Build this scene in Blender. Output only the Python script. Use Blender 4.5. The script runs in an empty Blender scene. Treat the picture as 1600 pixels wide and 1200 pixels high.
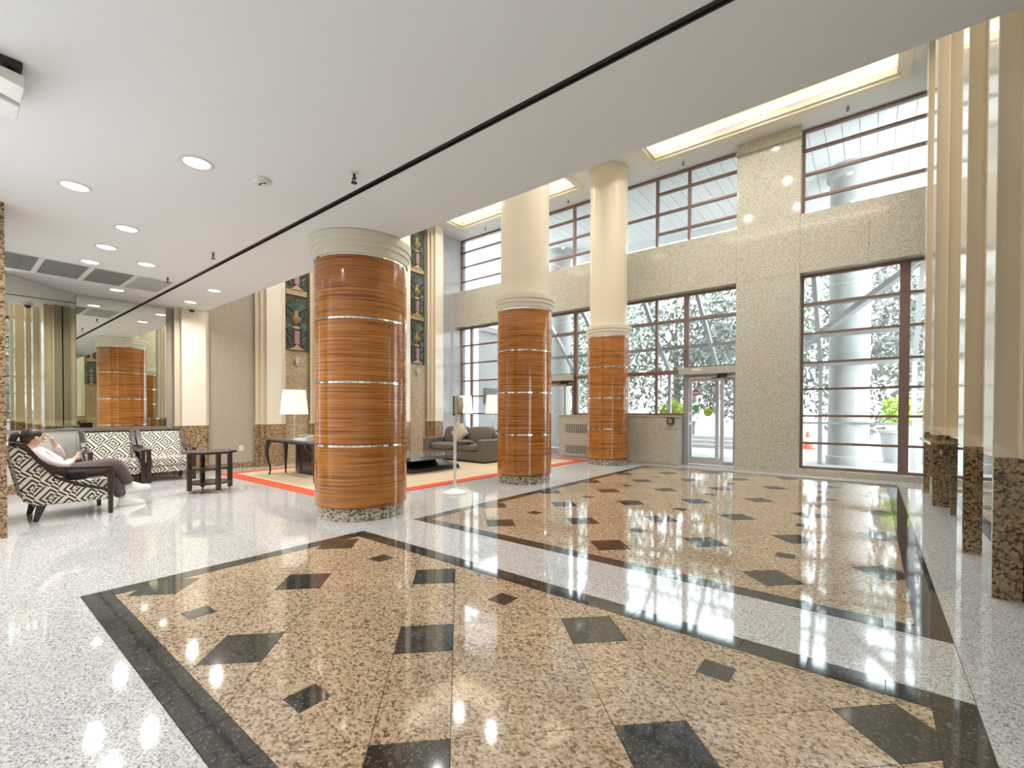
import bpy, bmesh, math, random
from mathutils import Vector, Matrix
random.seed(7)
SC = bpy.context.scene
COL = SC.collection
PI = math.pi

# ------------------------------------------------------------------ camera
EYE = 1.26
yaw, pitch, roll = [math.radians(v) for v in (38.389, -.701, .155)]
Fw = Vector((-math.sin(yaw)*math.cos(pitch), math.cos(yaw)*math.cos(pitch), math.sin(pitch)))
R0 = Vector((math.cos(yaw), math.sin(yaw), 0)); U0 = R0.cross(Fw)
Rt = R0*math.cos(roll) + U0*math.sin(roll); Up = -R0*math.sin(roll) + U0*math.cos(roll)
cam = bpy.data.cameras.new('camera'); cam_o = bpy.data.objects.new('camera', cam); COL.objects.link(cam_o)
cam.sensor_width = 36; cam.sensor_fit = 'HORIZONTAL'; cam.lens = 708.8/1600*36
cam.shift_y = (651.9-600)/1600; cam.clip_start = .05; cam.clip_end = 300
m = Matrix((Rt, Up, -Fw)).transposed().to_4x4(); m.translation = (0, 0, EYE)
cam_o.matrix_world = m
SC.camera = cam_o

# ------------------------------------------------------------------ light
W = bpy.data.worlds.new('world'); SC.world = W; W.use_nodes = True
bg = W.node_tree.nodes['Background']; bg.inputs[0].default_value = (.90, .95, 1, 1); bg.inputs[1].default_value = 8.5
SC.view_settings.view_transform = 'Standard'; SC.view_settings.look = 'None'
SC.view_settings.gamma = 1; SC.view_settings.use_curve_mapping = False
SC.view_settings.exposure = 0.25
SC.cycles.use_denoising = True
SC.cycles.max_bounces = 10; SC.cycles.diffuse_bounces = 5; SC.cycles.glossy_bounces = 6
SC.cycles.transparent_max_bounces = 16
SC.cycles.caustics_reflective = False; SC.cycles.caustics_refractive = False
SC.cycles.sample_clamp_indirect = 6
POT_W = 16.0          # each recessed downlight
COVE_E = 11.0         # cove tube emission

# ------------------------------------------------------------------ materials
MATS = {}
def nt_mat(name):
    mt = bpy.data.materials.new(name); mt.use_nodes = True
    MATS[name] = mt
    return mt, mt.node_tree.nodes, mt.node_tree.links, mt.node_tree.nodes['Principled BSDF']
def plain(name, col, rough=.5, metal=0, spec=.5, emit=0, ecol=None, bump=0, bscale=200, coat=0, var=0):
    mt, N, L, b = nt_mat(name)
    b.inputs['Base Color'].default_value = (*col, 1); b.inputs['Roughness'].default_value = rough
    b.inputs['Metallic'].default_value = metal; b.inputs['Specular IOR Level'].default_value = spec
    b.inputs['Coat Weight'].default_value = coat; b.inputs['Coat Roughness'].default_value = .05
    if emit:
        b.inputs['Emission Color'].default_value = (*(ecol or col), 1); b.inputs['Emission Strength'].default_value = emit
    g = N.new('ShaderNodeNewGeometry')
    if var or bump:
        n = N.new('ShaderNodeTexNoise'); n.inputs['Scale'].default_value = bscale; n.inputs['Detail'].default_value = 3
        L.new(g.outputs['Position'], n.inputs['Vector'])
        if bump:
            bp = N.new('ShaderNodeBump'); bp.inputs['Strength'].default_value = bump; bp.inputs['Distance'].default_value = .01
            L.new(n.outputs['Fac'], bp.inputs['Height']); L.new(bp.outputs[0], b.inputs['Normal'])
        if var:
            r = N.new('ShaderNodeValToRGB'); r.color_ramp.elements[0].position = .3; r.color_ramp.elements[1].position = .7
            r.color_ramp.elements[0].color = (*[c*(1-var) for c in col], 1); r.color_ramp.elements[1].color = (*[min(1, c*(1+var)) for c in col], 1)
            L.new(n.outputs['Fac'], r.inputs['Fac']); L.new(r.outputs[0], b.inputs['Base Color'])
    return mt
def granite(name, stops, s1, s2, rough=.06, ior=1.5, stretch=(1, 1, 1), vary=.0, mixf=.5):
    """speckled polished stone: two noises and a voronoi mixed into one ramp"""
    mt, N, L, b = nt_mat(name)
    b.inputs['Roughness'].default_value = rough; b.inputs['IOR'].default_value = ior
    g = N.new('ShaderNodeNewGeometry'); mp = N.new('ShaderNodeMapping'); mp.inputs['Scale'].default_value = stretch
    L.new(g.outputs['Position'], mp.inputs['Vector'])
    a = N.new('ShaderNodeTexNoise'); a.inputs['Scale'].default_value = s1; a.inputs['Detail'].default_value = 6; a.inputs['Roughness'].default_value = .65; a.inputs['Distortion'].default_value = .6
    v = N.new('ShaderNodeTexVoronoi'); v.inputs['Scale'].default_value = s2
    L.new(mp.outputs[0], a.inputs['Vector']); L.new(mp.outputs[0], v.inputs['Vector'])
    sx = N.new('ShaderNodeSeparateColor'); L.new(v.outputs['Color'], sx.inputs[0])
    mx = N.new('ShaderNodeMix'); mx.data_type = 'FLOAT'; mx.inputs[0].default_value = mixf
    L.new(a.outputs['Fac'], mx.inputs[2]); L.new(sx.outputs[0], mx.inputs[3])
    r = N.new('ShaderNodeValToRGB'); e = r.color_ramp.elements
    e[0].position, e[0].color = stops[0][0], (*stops[0][1], 1); e[1].position, e[1].color = stops[-1][0], (*stops[-1][1], 1)
    for p, c in stops[1:-1]:
        q = e.new(p); q.color = (*c, 1)
    L.new(mx.outputs[0], r.inputs['Fac'])
    out = r.outputs[0]
    if vary:
        oi = N.new('ShaderNodeObjectInfo'); mr = N.new('ShaderNodeMapRange'); mr.inputs[3].default_value = 1-vary; mr.inputs[4].default_value = 1+vary
        L.new(oi.outputs['Random'], mr.inputs[0])
        mm = N.new('ShaderNodeMix'); mm.data_type = 'RGBA'; mm.blend_type = 'MULTIPLY'; mm.inputs[0].default_value = 1
        cb = N.new('ShaderNodeCombineColor')
        for k in range(3): L.new(mr.outputs[0], cb.inputs[k])
        L.new(out, mm.inputs[6]); L.new(cb.outputs[0], mm.inputs[7]); out = mm.outputs[2]
    L.new(out, b.inputs['Base Color'])
    return mt

granite('floor_granite', [(.20, (.07, .07, .07)), (.33, (.30, .30, .30)), (.45, (.52, .52, .515)), (.75, (.72, .72, .71))], 90, 170, rough=.06, ior=1.95, mixf=.45)
granite('tan_granite', [(.22, (.05, .034, .022)), (.35, (.20, .135, .085)), (.44, (.385, .285, .185)), (.56, (.49, .375, .25)), (.8, (.62, .52, .385))], 32, 80, rough=.06, ior=1.95, vary=.08, stretch=(1, 1.25, 1), mixf=.38)
granite('dark_granite', [(.2, (.012, .013, .013)), (.55, (.03, .032, .03)), (.72, (.07, .07, .065)), (.9, (.22, .22, .20))], 50, 110, rough=.06, ior=1.95, vary=.15)
granite('wall_granite', [(.2, (.17, .145, .10)), (.34, (.40, .37, .29)), (.48, (.53, .505, .42)), (.8, (.66, .64, .55))], 60, 110, rough=.08, ior=1.5)
granite('brown_granite', [(.22, (.025, .016, .01)), (.36, (.15, .092, .045)), (.48, (.31, .205, .11)), (.8, (.50, .37, .22))], 34, 60, rough=.10, ior=1.5, vary=.08)
granite('column_base_granite', [(.22, (.06, .05, .04)), (.4, (.22, .18, .13)), (.55, (.42, .37, .28)), (.8, (.62, .57, .46))], 26, 45, rough=.12)
granite('bay_stone', [(.22, (.22, .145, .075)), (.4, (.36, .26, .15)), (.55, (.46, .35, .21)), (.8, (.56, .45, .30))], 34, 60, rough=.2, vary=.08)
granite('grey_wall_granite', [(.2, (.30, .31, .33)), (.5, (.48, .49, .52)), (.8, (.62, .63, .66))], 30, 90, rough=.12)
plain('grout', (.16, .14, .12), .9)
plain('ceiling_paint', (.84, .865, .89), .9, bump=.15, bscale=160)
plain('cream_paint', (.72, .63, .475), .38, coat=.15)
plain('pilaster_front', (.76, .70, .58), .2, coat=.6)
plain('cream_trim', (.80, .74, .60), .45)
plain('cap_paint', (.74, .69, .57), .42)
plain('taupe_wallpaper', (.40, .35, .275), .75, bump=.35, bscale=55, var=.16)
plain('grey_plaster', (.56, .545, .50), .6)
plain('white_paint', (.82, .82, .80), .6)
plain('slot_black', (.02, .02, .02), .7)
plain('dark_metal', (.05, .048, .046), .4, metal=.6)
plain('bronze_frame', (.23, .15, .125), .38, metal=.35)
plain('grey_frame', (.42, .42, .43), .35, metal=.6)
plain('alu', (.60, .60, .60), .3, metal=.8)
plain('chrome', (.90, .89, .86), .07, metal=1)
plain('mirror', (.80, .835, .77), .006, metal=1)
plain('vent_grey', (.28, .28, .28), .6); plain('vent_light', (.55, .55, .55), .6)
plain('white_metal', (.78, .78, .76), .35)
plain('dark_wood', (.028, .016, .012), .28, coat=.3)
plain('black_lacquer', (.022, .022, .024), .22, coat=.4)
plain('console_top', (.10, .10, .105), .12, coat=.5)
plain('shade', (.86, .84, .76), .8, emit=.35, ecol=(1, .95, .82))
plain('sofa_fabric', (.155, .135, .108), .8, bump=.2, bscale=300, var=.1)
plain('pillow_fabric', (.52, .43, .30), .85, bump=.2, bscale=300)
plain('rug_beige', (.60, .47, .31), .95, bump=.3, bscale=400, var=.06)
plain('rug_red', (.60, .085, .035), .95, bump=.3, bscale=400, var=.08)
plain('skin', (.62, .40, .29), .5); plain('hair', (.035, .02, .015), .45)
plain('jacket', (.66, .61, .62), .85, bump=.3, bscale=60); plain('trousers', (.115, .09, .085), .85, bump=.3, bscale=60)
plain('shoe_white', (.78, .75, .70), .6); plain('shirt_black', (.02, .02, .022), .8)
plain('relief_green', (.045, .085, .07), .55); plain('relief_dark', (.075, .072, .055), .7)
plain('relief_gold', (.40, .30, .16), .5, metal=.2); plain('relief_pink', (.33, .19, .22), .6); plain('relief_leaf', (.08, .125, .10), .55)
plain('sconce_glass', (.55, .60, .60), .2, metal=.4)
plain('lamp_lens', (1, .98, .94), .4, emit=4, ecol=(1, .97, .92))
plain('cove_tube', (1, .95, .85), .4, emit=COVE_E, ecol=(1, .95, .86))
plain('concrete', (.40, .40, .39), .85, var=.06, bscale=6); plain('paving', (.30, .30, .295), .85, var=.08, bscale=3)
plain('asphalt', (.16, .16, .165), .9); plain('white_board', (.74, .74, .75), .6)
plain('bark', (.16, .12, .09), .9); plain('leaf', (.16, .175, .145), .7, var=.35, bscale=2); plain('lime_leaf', (.30, .40, .06), .7)
plain('cone_red', (.75, .08, .04), .5); plain('sticker_green', (.10, .45, .12), .5); plain('sticker_lime', (.45, .60, .05), .5)
plain('sticker_purple', (.50, .10, .42), .5); plain('sticker_white', (.85, .85, .85), .5); plain('black_plastic', (.02, .02, .02), .4)
plain('pale_wall', (.42, .42, .42), .8); plain('louver', (.36, .36, .37), .6); plain('radiator', (.46, .45, .40), .45)
plain('dispenser', (.42, .36, .26), .3); plain('book', (.30, .30, .28), .6); plain('paper', (.8, .8, .77), .8)

def glass_mat():
    mt, N, L, b = nt_mat('glass'); out = N['Material Output']; N.remove(b)
    t = N.new('ShaderNodeBsdfTransparent'); t.inputs[0].default_value = (.93, .955, .95, 1)
    g = N.new('ShaderNodeBsdfGlossy'); g.inputs['Roughness'].default_value = 0.0
    lw = N.new('ShaderNodeLayerWeight'); p5 = N.new('ShaderNodeMath'); p5.operation = 'POWER'; p5.inputs[1].default_value = 5
    L.new(lw.outputs['Facing'], p5.inputs[0]); f = N.new('ShaderNodeMath'); f.operation = 'MULTIPLY_ADD'; f.inputs[1].default_value = .80; f.inputs[2].default_value = .03
    L.new(p5.outputs[0], f.inputs[0])
    mx = N.new('ShaderNodeMixShader'); L.new(f.outputs[0], mx.inputs[0]); L.new(t.outputs[0], mx.inputs[1]); L.new(g.outputs[0], mx.inputs[2])
    L.new(mx.outputs[0], out.inputs[0])
glass_mat()
def wood_mat():
    mt, N, L, b = nt_mat('zebra_wood')
    b.inputs['Roughness'].default_value = .16; b.inputs['Coat Weight'].default_value = .45; b.inputs['Specular IOR Level'].default_value = .35; b.inputs['Coat Roughness'].default_value = .04
    tc = N.new('ShaderNodeTexCoord'); mp = N.new('ShaderNodeMapping'); mp.inputs['Scale'].default_value = (.8, .8, 52)
    L.new(tc.outputs['Object'], mp.inputs['Vector'])
    a = N.new('ShaderNodeTexNoise'); a.inputs['Scale'].default_value = 1.6; a.inputs['Detail'].default_value = 5; a.inputs['Roughness'].default_value = .62; a.inputs['Distortion'].default_value = .25
    L.new(mp.outputs[0], a.inputs['Vector'])
    r = N.new('ShaderNodeValToRGB'); e = r.color_ramp.elements
    e[0].position, e[0].color = .30, (.115, .034, .006, 1); e[1].position, e[1].color = .74, (.60, .265, .06, 1)
    for p, c in ((.42, (.27, .09, .017)), (.52, (.43, .16, .031))): q = e.new(p); q.color = (*c, 1)
    L.new(a.outputs['Fac'], r.inputs[0])
    L.new(r.outputs[0], b.inputs['Base Color'])
wood_mat()
def key_fabric():
    """cream fabric with a black angular key pattern (UV in metres)"""
    mt, N, L, b = nt_mat('key_fabric'); b.inputs['Roughness'].default_value = .85
    uv = N.new('ShaderNodeUVMap'); mp = N.new('ShaderNodeMapping'); mp.inputs['Rotation'].default_value = (0, 0, math.radians(40)); mp.inputs['Scale'].default_value = (5.2, 5.2, 5.2)
    L.new(uv.outputs[0], mp.inputs['Vector'])
    s = N.new('ShaderNodeSeparateXYZ'); L.new(mp.outputs[0], s.inputs[0])
    def M(op, a, bb=None, c=None):
        n = N.new('ShaderNodeMath'); n.operation = op
        for i, v in enumerate((a, bb, c)):
            if v is None: continue
            if isinstance(v, (int, float)): n.inputs[i].default_value = v
            else: L.new(v, n.inputs[i])
        return n.outputs[0]
    row = M('FLOOR', s.outputs[1])
    xs = M('ADD', s.outputs[0], M('MULTIPLY', row, .5))
    fx = M('SUBTRACT', M('FRACT', xs), .5); fy = M('SUBTRACT', M('FRACT', s.outputs[1]), .5)
    ax = M('ABSOLUTE', fx); ay = M('ABSOLUTE', fy)
    ch = M('MAXIMUM', ax, ay)
    # spiral: shift rings on one half so that lines join into a key
    sh = M('MULTIPLY', M('GREATER_THAN', fx, .0), .1)
    sh2 = M('MULTIPLY', sh, M('GREATER_THAN', ay, ax))
    ring = M('FRACT', M('MULTIPLY', M('ADD', ch, sh2), 5.0))
    k = M('GREATER_THAN', ring, .52)
    mx = N.new('ShaderNodeMix'); mx.data_type = 'RGBA'; mx.inputs[6].default_value = (.70, .66, .57, 1); mx.inputs[7].default_value = (.035, .03, .026, 1)
    L.new(k, mx.inputs[0]); L.new(mx.outputs[2], b.inputs['Base Color'])
key_fabric()

# ------------------------------------------------------------------ mesh helpers
XF = {}
def mat_of(loc=(0, 0, 0), rz=0): return Matrix.Translation(loc) @ Matrix.Rotation(rz, 4, 'Z')
class MB:
    def __init__(s): s.v = []; s.f = []
    def add(s, vs, fs):
        o = len(s.v); s.v += [tuple(v) for v in vs]; s.f += [tuple(i+o for i in f) for f in fs]; return s
    def box(s, x0, x1, y0, y1, z0, z1):
        if x1 < x0: x0, x1 = x1, x0
        if y1 < y0: y0, y1 = y1, y0
        if z1 < z0: z0, z1 = z1, z0
        return s.add([(x0,y0,z0),(x1,y0,z0),(x1,y1,z0),(x0,y1,z0),(x0,y0,z1),(x1,y0,z1),(x1,y1,z1),(x0,y1,z1)],
                     [(0,3,2,1),(4,5,6,7),(0,1,5,4),(1,2,6,5),(2,3,7,6),(3,0,4,7)])
    def prism(s, poly, z0, z1, axis='z'):
        a = sum(poly[i][0]*poly[(i+1) % len(poly)][1]-poly[(i+1) % len(poly)][0]*poly[i][1] for i in range(len(poly)))
        if (a < 0) != (axis == 'y'): poly = poly[::-1]
        n = len(poly)
        def P(p, h): return (p[0], p[1], h) if axis == 'z' else ((h, p[0], p[1]) if axis == 'x' else (p[0], h, p[1]))
        return s.add([P(p, z0) for p in poly]+[P(p, z1) for p in poly],
                     [tuple(range(n))[::-1], tuple(range(n, 2*n))]+[(i, (i+1) % n, n+(i+1) % n, n+i) for i in range(n)])
    def lathe(s, prof, c=(0, 0, 0), n=32, cap=True, ax='z'):
        vs = []; fs = []; k = len(prof)
        for j in range(n):
            a = 2*PI*j/n; ca, sa = math.cos(a), math.sin(a)
            for r, z in prof:
                p = (r*ca, r*sa, z) if ax == 'z' else ((z, r*ca, r*sa) if ax == 'x' else (r*sa, z, r*ca))
                vs.append((c[0]+p[0], c[1]+p[1], c[2]+p[2]))
        for j in range(n):
            q = (j+1) % n
            for i in range(k-1): fs.append((j*k+i, q*k+i, q*k+i+1, j*k+i+1))
        if cap:
            if prof[0][0] > 1e-6: fs.append(tuple(j*k for j in range(n))[::-1])
            if prof[-1][0] > 1e-6: fs.append(tuple(j*k+k-1 for j in range(n)))
        return s.add(vs, fs)
    def tube(s, pts, rad, n=10):
        pts = [Vector(p) for p in pts]; k = len(pts)
        if not isinstance(rad, (list, tuple)): rad = [rad]*k
        vs = []; fs = []
        t0 = (pts[1]-pts[0]).normalized(); ref = Vector((0, 0, 1)) if abs(t0.z) < .9 else Vector((1, 0, 0))
        for i, p in enumerate(pts):
            t = (pts[min(i+1, k-1)]-pts[max(i-1, 0)]).normalized()
            u = t.cross(ref).normalized(); w = t.cross(u)
            ref = -w if False else ref
            for j in range(n):
                a = 2*PI*j/n; vs.append(p+(u*math.cos(a)+w*math.sin(a))*rad[i])
        for i in range(k-1):
            for j in range(n):
                q = (j+1) % n; fs.append((i*n+j, i*n+q, (i+1)*n+q, (i+1)*n+j))
        fs.append(tuple(range(n))[::-1]); fs.append(tuple(range((k-1)*n, k*n)))
        return s.add(vs, fs)
    def bar(s, a, b, w, h):
        """box beam from a to b, w across, h in the other direction"""
        a = Vector(a); b = Vector(b); t = (b-a).normalized(); ref = Vector((0, 0, 1)) if abs(t.z) < .95 else Vector((0, 1, 0))
        u = t.cross(ref).normalized()*w/2; q = t.cross(u).normalized()*h/2
        vs = [p+e for p in (a, b) for e in (u+q, u-q, -u-q, -u+q)]
        return s.add(vs, [(0,1,2,3),(7,6,5,4),(0,4,5,1),(1,5,6,2),(2,6,7,3),(3,7,4,0)])
    def sphere(s, c, r, n=16, m=10):
        rx, ry, rz = r if isinstance(r, tuple) else (r, r, r)
        vs = []; fs = []
        for i in range(m+1):
            th = PI*i/m
            for j in range(n):
                a = 2*PI*j/n; vs.append((c[0]+rx*math.sin(th)*math.cos(a), c[1]+ry*math.sin(th)*math.sin(a), c[2]+rz*math.cos(th)))
        for i in range(m):
            for j in range(n):
                q = (j+1) % n; fs.append((i*n+j, (i+1)*n+j, (i+1)*n+q, i*n+q))
        return s.add(vs, fs)
    def mesh(s, name, M=None, uv=False, smooth=False):
        me = bpy.data.meshes.new(name)
        vs = [M @ Vector(v) for v in s.v] if M else s.v
        me.from_pydata(vs, [], s.f)
        bm = bmesh.new(); bm.from_mesh(me); bmesh.ops.remove_doubles(bm, verts=bm.verts, dist=1e-6) if smooth else None
        bmesh.ops.recalc_face_normals(bm, faces=bm.faces)
        if uv:
            ul = bm.loops.layers.uv.new('UVMap')
            for f in bm.faces:
                n = f.normal; a = max(range(3), key=lambda k: abs(n[k]))
                for l in f.loops:
                    c = l.vert.co; l[ul].uv = (c.y, c.z) if a == 0 else ((c.x, c.z) if a == 1 else (c.x, c.y))
        if smooth:
            for f in bm.faces: f.smooth = True
            for e in bm.edges:
                if len(e.link_faces) == 2 and e.calc_face_angle(0) > math.radians(38): e.smooth = False
        bm.to_mesh(me); bm.free(); return me
    def build(s, name, mat, parent=None, local=False, uv=False, smooth=False, bevel=0, seg=2):
        M = None
        if parent is not None and not local: M = XF[parent.name].inverted()
        me = s.mesh(name, M, uv, smooth)
        if mat: me.materials.append(MATS[mat])
        o = bpy.data.objects.new(name, me); COL.objects.link(o)
        if parent is not None: o.parent = parent; XF[o.name] = XF[parent.name]
        else: XF[o.name] = Matrix()
        if bevel:
            bv = o.modifiers.new('bevel', 'BEVEL'); bv.width = bevel; bv.segments = seg; bv.limit_method = 'ANGLE'; bv.angle_limit = math.radians(40)
        return o
def tag(o, label=None, cat=None, group=None, kind=None):
    if label: o['label'] = label
    if cat: o['category'] = cat
    if group: o['group'] = group
    if kind: o['kind'] = kind
    return o
def thing(name, label, cat, loc=(0, 0, 0), rz=0, group=None, kind=None):
    o = bpy.data.objects.new(name, None); COL.objects.link(o); o.empty_display_size = .1
    o.location = loc; o.rotation_euler = (0, 0, rz); XF[o.name] = mat_of(loc, rz)
    return tag(o, label, cat, group, kind)
def copy_tree(o, loc, rz, label, parent=None):
    c = o.copy(); COL.objects.link(c)
    if parent is None:
        c.location = loc; c.rotation_euler = (0, 0, rz); c['label'] = label; XF[c.name] = mat_of(loc, rz)
    else: c.parent = parent; XF[c.name] = XF[parent.name]
    for ch in list(o.children): copy_tree(ch, None, None, None, c)
    return c
def inst(name, me, mat, loc, parent):
    """a piece that shares mesh data"""
    o = bpy.data.objects.new(name, me); COL.objects.link(o)
    if not me.materials: me.materials.append(MATS[mat])
    o.location = loc; o.parent = parent; XF[o.name] = XF[parent.name]
    return o
def struct(o, label=None, cat=None): o['kind'] = 'structure'; tag(o, label, cat); return o

# ------------------------------------------------------------------ dimensions
XL, XR = -10.95, 1.0         # side walls
YW, YG = 10.9, 11.2           # granite face and glazing of the window wall
ZL, ZH = 3.3, 7.1             # low and high ceilings
YE, YS = 3.40, 2.43           # edge of the low ceiling, slot in it
YB = -5.0                     # wall behind the camera
XG = -11.1

# ------------------------------------------------------------------ floor
fx0, fx1 = -4.19, .367
REG = [(fx0, fx1, .582, 2.768, -3.957, .995), (fx0, fx1, 3.425, 10.36, -3.957, 3.26)]
Lp, TS, BW, G = .675, .305, .152, .0016
floor = struct(MB().box(-11.4, 1.3, YB-.2, 11.4, -.12, -.006).build('floor', 'grout'), 'polished speckled granite lobby floor with dark bordered tan fields', 'floor')
def slab(x0, x1, y0, y1): MB().box(x0+G, x1-G, y0+G, y1-G, -.02, 0).build('granite_slab', 'floor_granite', floor)
slab(-11.3, fx0, YB, 11.25); slab(fx1, 1.2, YB, 11.25)
slab(fx0, fx1, YB, REG[0][2]); slab(fx0, fx1, REG[0][3], REG[1][2]); slab(fx0, fx1, REG[1][3], 11.25)
def clip(poly, x0, x1, y0, y1):
    for ax, lim, sg in ((0, x0, 1), (0, x1, -1), (1, y0, 1), (1, y1, -1)):
        out = []
        for i in range(len(poly)):
            a, b = poly[i], poly[(i+1) % len(poly)]; da, db = sg*(a[ax]-lim), sg*(b[ax]-lim)
            if da >= 0: out.append(a)
            if (da >= 0) != (db >= 0):
                t = da/(da-db); out.append((a[0]+(b[0]-a[0])*t, a[1]+(b[1]-a[1])*t))
        poly = out
        if len(poly) < 3: return []
    return poly
Pd = Lp*math.sqrt(2); eu = (math.sqrt(.5), math.sqrt(.5)); ev = (-math.sqrt(.5), math.sqrt(.5))
def rect(c, a, b, rot=True):
    a = a/2-G; b = b/2-G; u, v = (eu, ev) if rot else ((1, 0), (0, 1))
    return [(c[0]+sa*a*u[0]+sb*b*v[0], c[1]+sa*a*u[1]+sb*b*v[1]) for sa, sb in ((-1,-1),(1,-1),(1,1),(-1,1))]
SH = {}
def tile(name, mat, c, a, b, rot, reg, key, top=0.0):
    x0, x1, y0, y1 = reg; p = rect(c, a, b, rot); q = clip(p, x0, x1, y0, y1)
    if not q: return
    area = abs(sum(q[i][0]*q[(i+1) % len(q)][1]-q[(i+1) % len(q)][0]*q[i][1] for i in range(len(q))))/2
    if area < 4e-4: return
    whole = all(x0 <= k[0] <= x1 and y0 <= k[1] <= y1 for k in p)
    if whole:
        if key not in SH: SH[key] = MB().prism(rect((0, 0), a, b, rot), -.02, top).mesh(name)
        inst(name, SH[key], mat, (c[0], c[1], 0), floor)
    else:
        MB().prism(q, -.02, top).build(name, mat, floor)
for (x0, x1, y0, y1, ox, oy) in REG:
    inner = (x0+BW+G, x1-BW-G, y0+BW+G, y1-BW-G)
    nj = int((y1-oy)/Lp)+2
    for i in range(-2, 9):
        for j in range(-2, nj+2):
            c = (ox+i*Lp, oy+j*Lp)
            if (i+j) % 2 == 0:
                tile('diamond_tile', 'dark_granite', c, TS, TS, True, inner, 'd')
                tile('tan_tile', 'tan_granite', (c[0]+eu[0]*Pd/2, c[1]+eu[1]*Pd/2), Pd-TS, TS, True, inner, 'r1')
                tile('tan_tile', 'tan_granite', (c[0]+ev[0]*Pd/2, c[1]+ev[1]*Pd/2), TS, Pd-TS, True, inner, 'r2')
            else:
                tile('tan_tile', 'tan_granite', c, Pd-TS, Pd-TS, True, inner, 'b')
                if i % 2: tile('inlay_tile', 'dark_granite', c, .152, .152, False, inner, 's', .0005)
    # dark border, one tile at a time
    nx = round((x1-x0)/.305); sx = (x1-x0)/nx; ny = round((y1-y0-2*BW)/.305); sy = (y1-y0-2*BW)/ny
    mx_ = MB().box(-sx/2+G, sx/2-G, -BW/2+G, BW/2-G, -.02, 0).mesh('border_tile'); my_ = MB().box(-BW/2+G, BW/2-G, -sy/2+G, sy/2-G, -.02, 0).mesh('border_tile')
    for i in range(nx):
        for yy in (y0+BW/2, y1-BW/2): inst('border_tile', mx_, 'dark_granite', (x0+(i+.5)*sx, yy, 0), floor)
    for j in range(ny):
        for xx in (x0+BW/2, x1-BW/2): inst('border_tile', my_, 'dark_granite', (xx, y0+BW+(j+.5)*sy, 0), floor)

# ------------------------------------------------------------------ ceilings
c1 = MB()
c1.box(-11.2, 1.2, YB-.2, YS-.03, ZL, ZL+.2); c1.box(-11.2, 1.2, YS+.03, YE-.15, ZL, ZL+.2); c1.box(-11.2, 1.2, YS-.03, YS+.03, ZL+.06, ZL+.2)
c1.box(-11.2, 1.2, YE-.15, YE, ZL, ZH+.3)
ceil_low = struct(c1.build('ceiling', 'ceiling_paint'), 'low white stippled ceiling slab over the seating side', 'ceiling')
MB().box(-11.1, 1.1, YS-.028, YS-.018, ZL-.004, ZL+.06).box(-11.1, 1.1, YS-.004, YS+.004, ZL+.005, ZL+.06).box(-11.1, 1.1, YS+.018, YS+.028, ZL-.004, ZL+.06).build('slot_rail', 'dark_metal', ceil_low)
MB().box(-11.1, 1.1, YS-.028, YS+.028, ZL+.05, ZL+.059).build('slot_backing', 'slot_black', ceil_low)
# high ceiling with two coffers
CO = [(-10.35, -5.95), (-4.11, .43)]; cy0, cy1 = 4.3, 10.46
hc = MB()
xs = [-11.3, CO[0][0], CO[0][1], CO[1][0], CO[1][1], 1.2]
hc.box(-11.3, 1.2, YE, cy0, ZH, ZH+.1); hc.box(-11.3, 1.2, cy1, 11.4, ZH, ZH+.1)
for k in (0, 2, 4): hc.box(xs[k], xs[k+1], cy0, cy1, ZH, ZH+.1)
hc.box(-11.3, 1.2, YE, 11.4, ZH+.5, ZH+.6)
ceil_hi = struct(hc.build('ceiling', 'white_paint'), 'high white ceiling with two lit rectangular coffers by the windows', 'ceiling')
for (a, b) in CO:
    q = MB()
    def ring(d0, d1, z0, z1):
        q.box(a+d0, b-d0, cy0+d0, cy0+d1, z0, z1); q.box(a+d0, b-d0, cy1-d1, cy1-d0, z0, z1)
        q.box(a+d0, a+d1, cy0+d1, cy1-d1, z0, z1); q.box(b-d1, b-d0, cy0+d1, cy1-d1, z0, z1)
    ring(-.05, .09, ZH-.03, ZH+.12)          # stepped crown
    ring(.09, .14, ZH+.02, ZH+.16)
    ring(-.01, .0, ZH+.1, ZH+.5)
    q.build('coffer_moulding', 'cream_trim', ceil_hi)
    t = MB(); d = .055; z = ZH+.20
    for p0, p1 in (((a+d, cy0+d, z), (b-d, cy0+d, z)), ((a+d, cy1-d, z), (b-d, cy1-d, z)), ((a+d, cy0+.1, z), (a+d, cy1-.1, z)), ((b-d, cy0+.1, z), (b-d, cy1-.1, z))):
        t.bar(p0, p1, .035, .035)
    t.build('cove_tube', 'cove_tube', ceil_hi)

# ------------------------------------------------------------------ side and back walls
struct(MB().box(-11.2, 1.2, YB-.2, YB, 0, ZL).build('wall_back', 'grey_plaster'), 'plain plaster wall closing the lobby on the far side', 'wall')
wr = struct(MB().box(XR+.012, XR+.2, YB, 11.4, 0, ZH+.5).build('wall_right', 'grey_plaster'), 'wall of tall mirrors between fluted cream pilasters', 'wall')
MB().box(.812, XR+.012, 2.2, 10.86, 0, .955).build('wainscot', 'cream_trim', wr)
for (y0, y1) in ((2.2, 3.7), (3.7, 5.0), (5.0, 6.4), (6.4, 7.8), (7.8, 9.3), (9.3, 10.86)):
    MB().box(.80, .812, y0+.003, y1-.003, 0.01, .95).build('mirror_panel', 'mirror', wr)
for (y0, y1) in ((2.2, 3.39), (3.4, 4.26), (4.95, 5.50), (6.2, 8.1), (8.82, 9.4), (10.1, 10.86)):
    MB().box(XR, XR+.012, y0+.003, y1-.003, .96, ZH-.01 if y0 > 3.395 else ZL-.01).build('mirror_panel', 'mirror', wr)

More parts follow.
